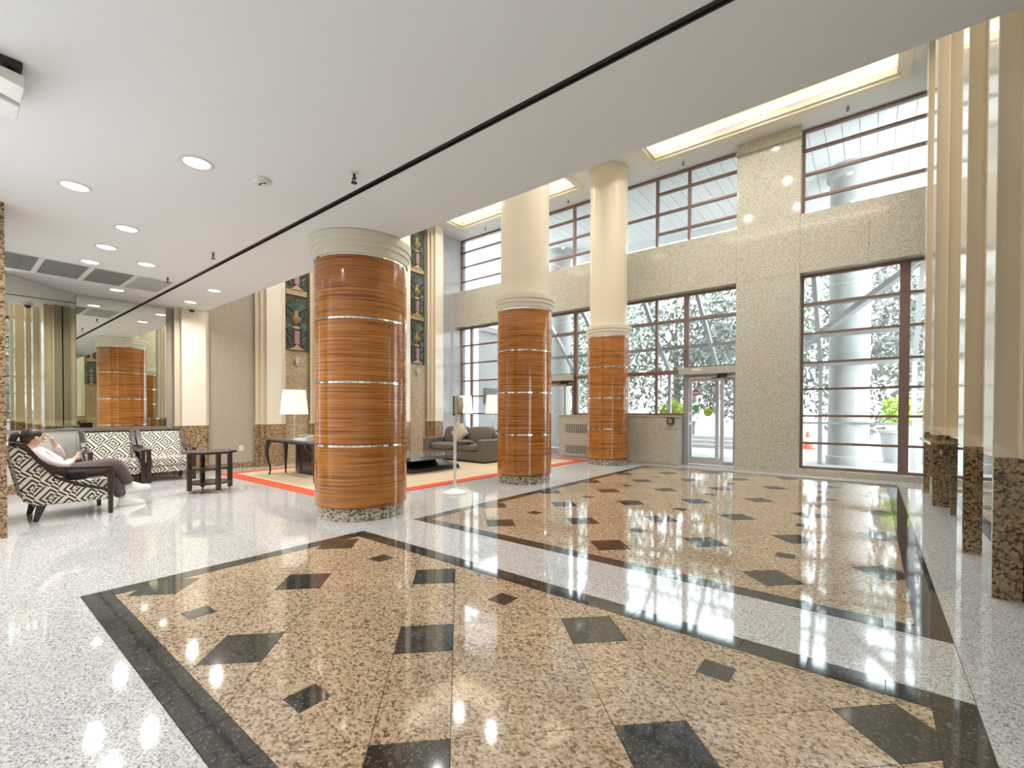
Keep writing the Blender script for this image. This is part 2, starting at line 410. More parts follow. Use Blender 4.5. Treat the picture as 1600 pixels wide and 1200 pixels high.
def pilaster(name, label, X, sg, y0, w, depth, n, z0, z1, cut=None, stone='brown_granite'):
    """stepped pilaster: sg=-1 projects towards -X (right wall). Stone base with folds, cream fluting above."""
    t = thing(name, label, 'pilaster', (X, y0+w/2, 0), 0, 'fluted cream pilasters')
    steps = n if isinstance(n, list) else [depth/n]*n
    n = len(steps); acc = [sum(steps[:k]) for k in range(n+1)]; s = .085
    ins_k = [.05*st/.08 if st < .08 else .05 for st in steps]
    def outline(ins, extra=0):
        near = [];
        for k in range(n):
            near.append((X-sg*acc[k], y0-s*k)); near.append((X-sg*acc[k+1], y0-s*k+ins*(1 if steps[k] > .05 else .4)))
        far = []
        for k in range(n):
            far.append((X-sg*acc[k], y0+w+s*k)); far.append((X-sg*acc[k+1], y0+w+s*k-ins*(1 if steps[k] > .05 else .4)))
        return near, far
    back = X-sg*depth
    def poly(ins):
        near, far = outline(ins)
        # from back on near side to front, then far side to the back
        return near[::-1]+far
    st = poly(0)
    # stone base as joined slabs, two courses
    zc = z0*.48
    for (a, b) in ((0, zc-.003), (zc, z0)):
        MB().prism(st if not cut else [(X, y0), (X-sg*cut, y0), (X-sg*cut, y0+w), (X, y0+w)], a, b).build('stone_base', stone, t)
    # cream flutes: inner corners recessed, run out to the stone outline at the foot
    p0 = poly(.0); p1 = poly(.05); k = len(p0)
    zz = z0+.11
    vs = [(x, y, z0) for x, y in p0]+[(x, y, zz) for x, y in p1]+[(x, y, z1) for x, y in p1]
    fs = [(i, (i+1) % k, k+(i+1) % k, k+i) for i in range(k)]+[(k+i, k+(i+1) % k, 2*k+(i+1) % k, 2*k+i) for i in range(k)]
    fs += [tuple(range(k))[::-1], tuple(range(2*k, 3*k))]
    MB().add(vs, fs).build('fluted_shaft', 'cream_paint', t)
    if sg < 0: MB().box(X-.006, X, y0+.002, y0+w-.002, .005, z0-.005).build('mirror_strip', 'mirror', t)
    MB().box(X, X+sg*.006, y0+.002, y0+w-.002, z0+.004, z1-.005).build('front_plate', 'pilaster_front', t)
    return t
for y0, lab in ((4.45, 'tall fluted cream pilaster on brown granite base, nearest on the right'),
                (5.70, 'tall fluted cream pilaster on brown granite base, second on the right'),
                (8.31, 'tall fluted cream pilaster behind the wall-hung stone shelf'),
                (9.61, 'tall fluted cream pilaster on the right nearest the window wall')):
    pilaster('pilaster', lab, .655, -1, y0, .32, .343, [.113, .115, .115], .96, ZH, cut=.143)
# wall-hung stone shelf with stepped bracket
t = thing('console_shelf', 'brown stone console shelf with stepped bracket fixed to the right wall', 'shelf', (.72, 7.8, 0))
MB().prism([(.56, 7.40), (.795, 7.40), (.795, 8.13), (.645, 8.13), (.645, 9.0), (.56, 9.0)], .87, .90).build('shelf_slab', 'brown_granite', t, bevel=.003)
pr = [(.795, 0), (.775, 0), (.775, .60), (.755, .60), (.755, .67), (.72, .67), (.72, .74), (.685, .74), (.685, .80), (.64, .80), (.64, .87), (.795, .87)]
MB().prism(pr, 7.72, 7.80, 'y').build('bracket', 'brown_granite', t)

# left wall
wl = MB()
wl.box(XL-.25, XL-.01, 1.3, 10.2, 0, ZH+.5)
wl.box(XL-.25, XL, 3.4, 4.5, .12, ZH); wl.box(XL-.25, XL, 6.2, 8.3, .12, ZH)
wall_left = struct(wl.build('wall_left', 'taupe_wallpaper'), 'textured taupe wall with fluted pilasters and carved panels', 'wall')
struct(MB().box(XL-.02, XL+.018, 3.4, 4.45, 0, .12).box(XL-.02, XL+.018, 6.2, 8.3, 0, .12).build('baseboard_left', 'brown_granite'), 'brown granite baseboard under the taupe wall', 'baseboard')
struct(MB().box(XG-.2, XG, 10.0, 11.4, 0, ZH+.5).build('wall_left_end', 'grey_wall_granite'), 'polished grey granite return wall beside the left windows', 'wall')
# mirror bay and the splayed mirror
lo = MB().box(XL-.01, XL+.01, 1.49, 2.8, .1, .93)
A, B = Vector((XL, 1.49, 0)), Vector((-9.95, .49, 0)); n45 = Vector((1, 1, 0)).normalized()
def splay(d0, d1, z0, z1, a=0., b=1.):
    p = A.lerp(B, a); q = A.lerp(B, b)
    return MB().prism([tuple((p+n45*d0).xy), tuple((q+n45*d0).xy), tuple((q+n45*d1).xy), tuple((p+n45*d1).xy)], z0, z1)
ws = struct(splay(-.2, 0, 0, ZL).build('wall_splay', 'grey_plaster'), 'splayed grey wall with a tall mirror above the armchair', 'wall')
lo.build('lower_panel', 'grey_plaster', wall_left)
MB().box(XL-.01, XL+.012, 1.5, 2.79, .955, ZL-.005).build('mirror_panel', 'mirror', wall_left)
MB().box(XL-.01, XL+.03, 1.49, 2.8, .93, .952).build('mirror_sill', 'alu', wall_left)
MB().box(XL-.01, XL+.02, 1.49, 2.8, 0, .10).build('stone_skirting', 'brown_granite', wall_left)
splay(0, .012, .955, ZL-.005, .005, .99).build('mirror_panel', 'mirror', ws); splay(0, .03, .93, .952).build('mirror_sill', 'alu', ws); splay(0, .02, 0, .14).build('stone_skirting', 'brown_granite', ws)
struct(MB().box(-9.97, -7.3, .1, .30, 0, ZL).build('wall_alcove', 'grey_plaster'), 'short wall behind the occupied armchair', 'wall')
struct(MB().box(-7.3, -6.69, -.25, .41, 0, ZL).build('pier', 'brown_granite'), 'brown granite pier at the left edge of the lobby', 'pier')
P1 = pilaster('pilaster', 'fluted cream pilaster beside the wall mirror under the low ceiling', -10.70, 1, 2.98, .42, .24, 2, .955, ZL)
pilaster('pilaster', 'fluted cream pilaster left of the carved panel above the console table', -10.70, 1, 4.59, .33, .25, 3, .955, ZH)
pilaster('pilaster', 'fluted cream pilaster half hidden by the nearest wooden column', -10.70, 1, 5.86, .33, .25, 3, .955, ZH)
pilaster('pilaster', 'fluted cream pilaster hidden behind the nearest wooden column', -10.70, 1, 8.30, .33, .25, 3, .955, ZH)
pilaster('pilaster', 'fluted cream pilaster beside the grey granite return wall', -10.70, 1, 9.63, .33, .25, 3, .955, ZH)

# ------------------------------------------------------------------ window wall
wf = MB()
def core(x0, x1, z0, z1, y0=YW+.012, y1=11.45): wf.box(x0, x1, y0, y1, z0, z1)
PX0, PX1 = -2.36, -1.17; ZB0, ZB1 = 4.10, 5.29
core(XG, PX0, ZB0, ZB1); core(PX0, PX1, 0, ZH); core(PX1, XR+.2, ZB0, ZB1)
core(PX1, XR+.2, 0, .10, 10.85); core(XG, -8.15, 0, .10, 10.95)
core(-6.86, -3.56, 0, 1.17, 10.78, 11.25)
wall_front = struct(wf.build('wall_front', 'wall_granite'), 'beige polished granite window wall with pier and band', 'wall')
def panel(x0, x1, z0, z1, y=YW, nm='granite_panel'):
    MB().box(x0+.002, x1-.002, y, y+.012, z0+.002, z1-.002).build(nm, 'wall_granite', wall_front)
n = 6; dx = (PX0-XG)/n
for k in range(n): panel(XG+dx*k, XG+dx*(k+1), ZB0, ZB1)
zz = [.10, 1.50, 2.90, 4.10, 5.29, 6.85]
for k in range(5): panel(PX0, PX1, zz[k], zz[k+1])
MB().box(PX0-.02, PX1+.02, YW-.03, YW+.012, 6.85, 6.93).build('pier_cap', 'wall_granite', wall_front)
MB().box(PX0, PX1, YW, YW+.012, 6.93, ZH).build('pier_frieze', 'wall_granite', wall_front)
for k in range(2): panel(PX1+k*1.1, PX1+(k+1)*1.1, ZB0, ZB1)
MB().box(PX0, PX1, 10.86, YW+.02, 0, .10).build('plinth', 'wall_granite', wall_front)
for (a, b) in ((-5.2, -3.56), (-6.86, -5.2)): panel(a, b, .03, 1.15, 10.768)
MB().box(-6.88, -3.54, 10.75, 11.25, 1.15, 1.18).build('partition_coping', 'wall_granite', wall_front)

def window(name, label, z0, z1, bays, fr='bronze_frame', y=YG, mw=.06, bw=.045, thick={}, wmul={}):
    w = struct(thing(name, label, 'window', (bays[0][0], y, z0)))
    d0, d1 = y-.035, y+.055
    xa, xb = bays[0][0], bays[-1][1]
    MB().box(xa, xb, d0, d1, z1-.05, z1).box(xa, xb, d0, d1, z0, z0+.05).box(xa, xa+.05, d0, d1, z0+.05, z1-.05).box(xb-.05, xb, d0, d1, z0+.05, z1-.05).build('window_frame', fr, w)
    for k, (a, b, bars) in enumerate(bays):
        ha = wmul.get(k-1, mw)/2 if k else .05; hb = wmul.get(k, mw)/2 if k < len(bays)-1 else .05
        if k < len(bays)-1:
            MB().box(b-hb, b+hb, d0-.005, d1, z0+.05, z1-.05).build('mullion', fr, w)
        lv = [z0+.05]
        for zb in bars:
            th = thick.get(zb, bw)/2
            MB().box(a+ha, b-hb, d0, d1, zb-th, zb+th).build('transom', fr, w); lv += [zb-th, zb+th]
        lv.append(z1-.05)
        for i in range(0, len(lv), 2):
            MB().box(a+ha, b-hb, y+.002, y+.012, lv[i], lv[i+1]).build('pane', 'glass', w)
    return w
ub = [5.69, 6.18, 6.68]
window('window_1', 'upper strip window left of the granite pier', ZB1, ZH, [(XG, -8.8, ub), (-8.8, -6.63, ub), (-6.63, -5.5, ub), (-5.5, -4.24, [6.18]), (-4.24, -3.46, ub), (-3.46, PX0, ub)])
window('window_2', 'upper strip window right of the granite pier', ZB1, ZH, [(PX1, 1.0, ub)])
window('window_3', 'tall lower window with horizontal bars behind the sofa', .10, ZB0, [(XG, -10.62, [.63, 1.19, 1.78, 2.3, 2.9, 3.5]), (-10.62, -8.15, [.63, 1.19, 1.78, 2.3, 2.9, 3.5])])
window('window_4', 'lower windows above the low granite partition', 1.18, ZB0, [(-6.56, -5.5, [2.23, 3.47]), (-5.5, -4.24, [2.23, 3.47]), (-4.24, -3.52, [2.23, 3.47])], thick={2.23: .10})
window('window_5', 'tall lower window with horizontal bars right of the pier', .10, ZB0, [(PX1, .47, [.63, 1.19, 1.74, 2.29, 2.89, 3.49]), (.47, 1.0, [.63, 1.19, 1.74, 2.29, 2.89, 3.49])], wmul={0: .15})
window('window_6', 'transom window above the left glass door', 2.3, ZB0, [(-8.15, -6.58, [3.47])])
window('window_7', 'transom window above the right glass door', 2.3, ZB0, [(-3.50, PX0, [3.47])])

def door(name, label, x0, x1, y, fr='grey_frame', stickers=False, header=True, op=True, z1=2.08):
    d = struct(thing(name, label, 'door', ((x0+x1)/2, y, 0)))
    MB().box(x0, x0+.10, y-.08, y+.08, 0, z1+.22).box(x1-.06, x1, y-.08, y+.08, 0, z1+.22).box(x0+.10, x1-.06, y-.06, y+.08, z1, z1+.22).build('door_frame', fr, d)
    MB().box(x0+.1, x1-.06, y-.05, y+.07, 0, .02).build('threshold', 'alu', d)
    a, b = x0+.115, x1-.30
    lf = MB().box(a, a+.055, y-.025, y+.025, .03, z1-.01).box(b-.075, b, y-.025, y+.025, .03, z1-.01).box(a+.055, b-.075, y-.025, y+.025, .03, .20).box(a+.055, b-.075, y-.025, y+.025, z1-.09, z1-.01)
    leaf = lf.build('leaf', 'alu', d, bevel=.004)
    MB().box(a+.055, b-.075, y-.005, y+.005, .20, z1-.09).build('pane', 'glass', leaf)
    MB().box(b, x1-.06, y-.02, y+.02, .03, .12).box(b, x1-.06, y-.02, y+.02, z1-.08, z1-.01).box(x1-.10, x1-.06, y-.02, y+.02, .12, z1-.08).build('sidelight_frame', fr, d)
    MB().box(b, x1-.10, y-.004, y+.004, .12, z1-.08).build('pane', 'glass', d)
    MB().tube([(a+.03, y-.03, .95), (a+.03, y-.09, .97), (a+.03, y-.09, 1.23), (a+.03, y-.03, 1.25)], .012).build('pull_handle', 'chrome', leaf)
    if op:
        o = MB().box(x0-.06, x1, y-.30, y-.08, z1+.06, z1+.22).build('door_operator', 'radiator', d, bevel=.006)
        MB().box(x0+.25, x0+.45, y-.305, y-.30, z1+.14, z1+.19).build('operator_plate', 'paper', o)
        MB().box(x1-.42, x1-.22, y-.13, y-.05, z1-.02, z1+.06).bar((x1-.30, y-.10, z1-.01), (x1-.55, y-.06, z1-.03), .02, .02).build('door_closer', 'dark_metal', d)
    if stickers:
        for (nm, mt, sx, sz, r, nn) in (('octagon_sticker', 'sticker_green', a+.14, 1.36, .085, 8), ('oval_sticker', 'sticker_lime', a+.42, 1.26, .10, 24), ('round_sticker', 'sticker_purple', a+.15, 1.72, .075, 24)):
            s_ = MB().prism([(sx+r*math.cos(2*PI*(i+.5)/nn), sz+r*math.sin(2*PI*(i+.5)/nn)) for i in range(nn)], y-.0085, y-.0055, 'y').build(nm, mt, leaf)
            if r == .075: MB().box(sx-.06, sx+.06, y-.010, y-.0088, sz-.018, sz+.018).build('sticker_bar', 'sticker_white', s_)
            if r == .10: MB().box(sx-.075, sx+.075, y-.010, y-.0088, sz-.012, sz+.014).build('sticker_bar', 'sticker_green', s_)
    return d
door('door_1', 'left glass entrance door half hidden by a wooden column', -8.13, -6.58, YG, fr='bronze_frame', op=True)
door('door_2', 'right glass entrance door with round stickers and grey frame', -3.54, PX0, YG, stickers=True)
# radiator cover in the partition
t = thing('radiator_cover', 'grey metal radiator cover with two louvred grilles in the low partition', 'radiator', (-6.3, 10.76, 0))
rc = MB().box(-6.72, -5.60, 10.745, 10.768, .06, 1.02).build('cover_panel', 'radiator', t, bevel=.004)
for z0, z1 in ((.14, .34), (.70, .92)):
    MB().box(-6.62, -5.75, 10.741, 10.7449, z0, z1).build('grille_shade_plate', 'slot_black', t)  # flat black plate, its colour stands in for shade behind the louvres
    for k in range(15):
        x = -6.60+k*.057
        MB().box(x, x+.032, 10.733, 10.7405, z0+.005, z1-.005).build('louvre', 'radiator', t)
t = thing('intercom_box', 'small dark box on top end of the low granite partition', 'intercom', (-3.72, 10.72, 1.0))
MB().box(-3.80, -3.64, 10.70, 10.7675, .98, 1.12).build('housing', 'dark_metal', t, bevel=.008); MB().box(-3.77, -3.67, 10.694, 10.70, 1.0, 1.1).build('face_plate', 'vent_grey', t)

# ------------------------------------------------------------------ columns
def column(y, label, top, capz=3.04, x=-5.0, r=.52, upper=None):
    t = thing('wooden_column', label, 'column', (x, y, 0), 0, 'round wood-clad columns')
    MB().lathe([(r-.025, 0), (r-.025, .14), (r-.04, .15)], (0, 0, 0), 64).build('stone_base', 'column_base_granite', t, True, smooth=True)
    zs = [.15, .86, 1.59, 2.32, capz]
    for i in range(4):
        a, b = zs[i]+(.012 if i else .0), zs[i+1]-.012
        MB().lathe([(r-.02, a), (r-.004, a), (r, a+.004), (r, b-.004), (r-.004, b), (r-.02, b)], (0, 0, 0), 72).build('wood_panel', 'zebra_wood', t, True, smooth=True)
    for z in zs[1:]:
        o = MB()
        for k in range(48):
            a0, a1 = 2*PI*k/48+.004, 2*PI*(k+1)/48-.004; q = r+.002
            o.add([(q*math.cos(v), q*math.sin(v), zz_) for zz_ in (z-.011, z+.011) for v in (a0, a1)]+[((r-.03)*math.cos(v), (r-.03)*math.sin(v), zz_) for zz_ in (z-.011, z+.011) for v in (a0, a1)],
                  [(0,1,3,2),(4,6,7,5),(0,4,5,1),(2,3,7,6),(0,2,6,4),(1,5,7,3)])
        o.build('mirror_band', 'chrome', t, True)
    z = capz+.012
    MB().lathe([(r-.02, z), (r+.012, z), (r+.018, z+.01), (r+.018, z+.085), (r+.022, z+.09), (r+.035, z+.095), (r+.035, z+.15), (r+.05, z+.16), (r+.055, z+.20), (r+.055, z+.247), (r+.03, z+.248)], (0, 0, 0), 72).build('capital', 'cap_paint', t, True, smooth=True)
    if upper:
        MB().lathe([(upper, z+.246), (upper, top-.004)], (0, 0, 0), 64).build('upper_shaft', 'cream_paint', t, True, smooth=True)
    return t
column(3.27, 'nearest round column clad in striped wood, reaching the low ceiling', ZL, 3.035, x=-4.98, r=.545)
column(6.61, 'middle round wood-clad column with tall cream shaft above', ZH, x=-4.95, r=.49, upper=.435)
column(10.13, 'farthest round wood-clad column with tall cream shaft by the partition', ZH, x=-5.04, r=.495, upper=.445)

# ------------------------------------------------------------------ ceiling fittings
def downlight(x, y, label, z=ZL, watt=None):
    t = thing('downlight', label, 'ceiling light', (x, y, z), 0, 'recessed ceiling downlights')
    MB().lathe([(.118, -.001), (.118, -.007), (.105, -.010), (.093, -.006), (.090, -.001)], (0, 0, 0), 32, cap=False).build('trim_ring', 'white_metal', t, True, smooth=True)
    MB().lathe([(0.0001, -.0035), (.090, -.0035), (.090, -.001), (.0001, -.001)], (0, 0, 0), 32, cap=False).build('lens', 'lamp_lens', t, True)
    l = bpy.data.lights.new('downlight_lamp', 'AREA'); l.shape = 'DISK'; l.size = .10; l.energy = watt or POT_W; l.color = (1, .975, .94); l.spread = math.radians(150)
    lo_ = bpy.data.objects.new('downlight_lamp', l); COL.objects.link(lo_); lo_.location = (x, y, z-.02)
    return t
POTS = [(-4.37, 1.33, 'recessed downlight nearest the smoke detector'), (-5.70, .78, 'recessed downlight farthest left near the dark emergency light'),
        (-6.56, 1.32, 'recessed downlight above the occupied armchair, nearest of its row'), (-7.50, 1.31, 'recessed downlight between two others in the row leading to the vents'),
        (-8.42, 1.30, 'recessed downlight touching the front edge of the dark vents'), (-7.94, 1.81, 'recessed downlight just before the light grey vent and a sprinkler'),
        (-10.02, 1.88, 'recessed downlight between vents and wall mirror'), (-8.75, 2.91, 'recessed downlight beyond the slot, nearer the ceiling edge'),
        (-10.03, 2.94, 'recessed downlight beyond the slot, beside the dome camera')]
for x, y, l in POTS: downlight(x, y, l)
for x in (-9.4, -8.15, -6.9, -3.2, -1.85, -.5):  # unseen lamps added in both coffers to brighten the high hall
    for y in (5.4, 7.4, 9.4): downlight(x, y, 'added unseen downlight inside the left lit ceiling coffer, brightening the hall' if x < -5 else 'added unseen downlight inside the right lit ceiling coffer, brightening the hall', ZH+.499, POT_W*1.5)
for x in (-6.2, -4.2, -2.2, -.4):
    for y in (-3.2, -1.2): downlight(x, y, 'recessed downlight in the ceiling behind the camera')
def sprinkler(x, y, z, label):
    t = thing('sprinkler', label, 'sprinkler', (x, y, z), 0, 'ceiling sprinklers')
    MB().lathe([(.03, 0), (.03, -.004), (.012, -.01)], n=16).build('escutcheon', 'white_metal', t, True)
    MB().tube([(0, 0, 0), (0, 0, -.05)], .011, 8).tube([(-.02, 0, -.045), (-.022, 0, -.06), (0, 0, -.082)], .004, 6).tube([(.02, 0, -.045), (.022, 0, -.06), (0, 0, -.082)], .004, 6).box(-.026, .026, -.007, .007, -.05, -.042).build('sprinkler_body', 'dark_metal', t, True)
    MB().lathe([(.0001, -.083), (.026, -.083), (.026, -.087), (.0001, -.087)], n=16, cap=False).build('deflector', 'dark_metal', t, True)
for a in [(-3.49, 2.22, ZL, 'ceiling sprinkler right of the smoke detector'), (-6.65, 2.20, ZL, 'ceiling sprinkler above the side of the armchairs'), (-8.44, 2.18, ZL, 'ceiling sprinkler beside the light grey vent'),
          (-3.49, 10.8, ZH, 'high ceiling sprinkler left of the granite pier'), (-.41, 10.8, ZH, 'high ceiling sprinkler right of the granite pier'), (-6.6, 10.8, ZH, 'high ceiling sprinkler between the two cream shafts'), (-9.66, 10.8, ZH, 'high ceiling sprinkler farthest left by the grey wall')]: sprinkler(*a)
t = thing('smoke_detector', 'round white smoke detector on the low ceiling', 'smoke detector', (-4.25, 1.78, ZL))
MB().lathe([(.085, 0), (.085, -.012), (.075, -.016), (.06, -.018), (.052, -.034), (.0001, -.036)], n=32).build('housing', 'white_metal', t, True, smooth=True)
MB().box(-.02, .03, -.012, .0, -.042, -.0365).box(.034, .05, .005, .02, -.040, -.034).build('sensor_slot', 'black_plastic', t, True)
t = thing('dome_camera', 'small security dome camera at pilaster top by the mirror', 'camera', (-10.5, 3.1, ZL))
MB().lathe([(.07, 0), (.07, -.05), (.055, -.055)], n=24).build('mount', 'white_metal', t, True, smooth=True); MB().sphere((0, 0, -.055), .052).build('dome', 'black_plastic', t, True, smooth=True)
for k, (y0, y1, mt) in enumerate([(.42, .84, 'vent_grey'), (.90, 1.34, 'vent_grey'), (1.40, 1.84, 'vent_grey'), (1.90, 2.33, 'vent_light')]):
    lab = ['dark mesh ceiling vent partly cut by the left pier', 'dark mesh ceiling vent, second from the left pier', 'dark mesh ceiling vent next to the light grey one', 'light grey ceiling vent at the end by the slot'][k]
    t = thing('ceiling_vent', lab, 'vent', (-9.2, (y0+y1)/2, ZL), 0, 'row of ceiling vents')
    MB().box(-9.66, -8.71, y0, y1, ZL-.002, ZL-.0005).build('backing', mt, t)
    MB().box(-9.68, -8.69, y0-.02, y0, ZL-.008, ZL-.0005).box(-9.68, -8.69, y1, y1+.02, ZL-.008, ZL-.0005).box(-9.68, -9.66, y0, y1, ZL-.008, ZL-.0005).box(-8.71, -8.69, y0, y1, ZL-.008, ZL-.0005).build('vent_frame', 'white_metal', t)
    q = MB()
    for i in range(22): yy = y0+(i+.3)*(y1-y0)/22; q.box(-9.66, -8.71, yy, yy+.008, ZL-.006, ZL-.002)
    for i in range(24): xx = -9.655+i*.0395; q.box(xx, xx+.005, y0, y1, ZL-.0055, ZL-.002)
    o = q.build('grille_mesh', 'vent_grey' if mt == 'vent_grey' else 'vent_light', t); o['kind'] = 'stuff'
t = thing('emergency_light', 'ceiling emergency light with dark bar and tilted white heads', 'light', (-4.15, .22, ZL))
MB().box(-4.40, -3.92, .14, .32, ZL-.045, ZL-.001).build('housing', 'black_plastic', t, bevel=.006)
for x in (-4.30, -4.03):
    MB().add([(x-.10, .23, ZL-.06), (x+.10, .23, ZL-.06), (x+.11, .33, ZL-.075), (x-.11, .33, ZL-.075), (x-.10, .21, ZL-.12), (x+.10, .21, ZL-.12), (x+.11, .33, ZL-.15), (x-.11, .33, ZL-.15)],
             [(0,1,2,3),(7,6,5,4),(0,4,5,1),(1,5,6,2),(2,6,7,3),(3,7,4,0)]).build('lamp_head', 'white_metal', t, bevel=.008)
    MB().box(x-.02, x+.02, .24, .28, ZL-.08, ZL-.05).build('bracket', 'black_plastic', t)

# ------------------------------------------------------------------ carved bays on the left wall
def leaf_shape(q, p, ang, ln, wd, x):
    """flat pointed leaf in the YZ plane, proud of X=x"""
    dy, dz = math.sin(ang), math.cos(ang); ny, nz = dz, -dy
    pts = [(0, 0), (.3, .8), (.6, 1), (.85, .6), (1, 0), (.85, -.6), (.6, -1), (.3, -.8)]
    front = [(x+.03-.012*abs(w), p[0]+dy*ln*s+ny*wd/2*w, p[1]+dz*ln*s+nz*wd/2*w) for s, w in pts]
    back = [(x, f[1], f[2]) for f in front]; mid = [(x+.042, p[0]+dy*ln*.5, p[1]+dz*ln*.5)]
    n = len(pts); vs = front+back+mid
    q.add(vs, [(i, (i+1) % n, 2*n) for i in range(n)]+[(i, n+i, n+(i+1) % n, (i+1) % n) for i in range(n)])
def carved_bay(yc, w, label, slabel):
    t = thing('carved_panel', label, 'wall panel', (XL, yc, 2.7), 0, 'carved relief panels')
    x = XL+.0; y0, y1 = yc-w/2, yc+w/2
    MB().box(x-.02, x+.03, y0-.02, y0+.025, 2.70, ZH).box(x-.02, x+.03, y1-.025, y1+.02, 2.70, ZH).build('side_frame', 'relief_dark', t)
    for u in range(3):
        z0 = 2.74+u*1.44; h = 1.31
        MB().box(x-.02, x+.012, y0+.025, y1-.025, z0, z0+h).build('backing', 'relief_dark', t)
        if u < 3: MB().box(x-.02, x+.045, y0+.02, y1-.02, z0+h, z0+h+.13).build('divider', 'relief_gold', t, bevel=.008)
        X = x+.012
        q = MB()
        for k in range(-4, 5): leaf_shape(q, (yc+k*.012, z0+.92), k*.22, .34-.02*abs(k), .055, X)
        for s in (-1, 1):
            for k in range(4): leaf_shape(q, (yc+s*.10, z0+.50+k*.02), s*(.5+.45*k), .20, .07, X)
            for k in range(4): leaf_shape(q, (yc+s*.12, z0+.10+k*.11), s*(.55+.25*(k % 2)), .17, .06, X)
            leaf_shape(q, (yc+s*.08, z0+1.0), s*1.35, .17, .05, X); leaf_shape(q, (yc+s*.2, z0+.78), s*.25, .20, .05, X); leaf_shape(q, (yc+s*.15, z0+.75), -s*.2, .17, .05, X)
        q.build('foliage', 'relief_leaf', t)
        half = lambda prof: [(r, z) for r, z in prof]
        MB().lathe([(.02, z0+.60), (.05, z0+.64), (.12, z0+.70), (.14, z0+.77), (.10, z0+.79), (.06, z0+.80), (.05, z0+.86), (.07, z0+.91), (.075, z0+.94), (.03, z0+.95)], (X-.02, yc, 0), 16).build('vase', 'relief_gold', t, smooth=True)
        MB().sphere((X, yc, z0+.53), (.055, .105, .05)).build('knob', 'relief_gold', t, smooth=True)
        MB().box(X-.02, X+.055, yc-.06, yc+.06, z0+.13, z0+.46).build('pink_pillar', 'relief_pink', t, bevel=.01)
        MB().prism([(yc-.14, z0+.02), (yc+.14, z0+.02), (yc+.07, z0+.06), (yc, z0+.14), (yc-.07, z0+.06)], X-.02, X+.05, 'x').prism([(yc-.18, z0), (yc+.18, z0), (yc+.18, z0+.02), (yc-.18, z0+.02)], X-.02, X+.05, 'x').build('pedestal', 'relief_gold', t)
    # stone slabs below
    zz = [0, .95, 1.55, 2.12, 2.70]
    for k in range(4):
        MB().box(XL-.02, XL, y0-.05, y1+.05, zz[k]+.002, zz[k+1]-.002).build('stone_slab', 'bay_stone', wall_left)
    s = thing('wall_sconce', slabel, 'wall light', (XL, yc, 2.36), 0, 'silver fluted wall sconces')
    MB().lathe([(.018, 0), (.03, .03), (.03, .05), (.04, .07), (.045, .1)], (.06, 0, 0), 14).build('cup', 'chrome', s, True, smooth=True)
    MB().box(0, .06, -.015, .015, .03, .06).build('bracket', 'chrome', s, True)
    for k in range(-2, 3):
        q = MB(); q.bar((.065, k*.018, .09), (.075+.01*abs(k), k*.042, .21-.012*abs(k)), .012, .020); q.build('fin', 'sconce_glass', s, True)
carved_bay(5.38, .56, 'green and gold carved relief panel left of the nearest wooden column', 'small silver wall sconce above the console table lamp')
carved_bay(9.10, .56, 'green and gold carved relief panel right of the nearest wooden column', 'small silver wall sconce above the sofa end')

# ------------------------------------------------------------------ rug
t = thing('area_rug', 'beige area rug with wide red border under the lounge furniture', 'rug', (-8, 7, 0))
rx0, rx1, ry0, ry1, bw_ = -10.2, -5.72, 3.43, 10.42, .25
MB().box(rx0+bw_, rx1-bw_, ry0+bw_, ry1-bw_, .0005, .008).build('rug_field', 'rug_beige', t)
MB().box(rx0, rx1, ry0, ry0+bw_, .0005, .0085).box(rx0, rx1, ry1-bw_, ry1, .0005, .0085).box(rx0, rx0+bw_, ry0+bw_, ry1-bw_, .0005, .0085).box(rx1-bw_, rx1, ry0+bw_, ry1-bw_, .0005, .0085).build('rug_border', 'rug_red', t)
RZ = .0085

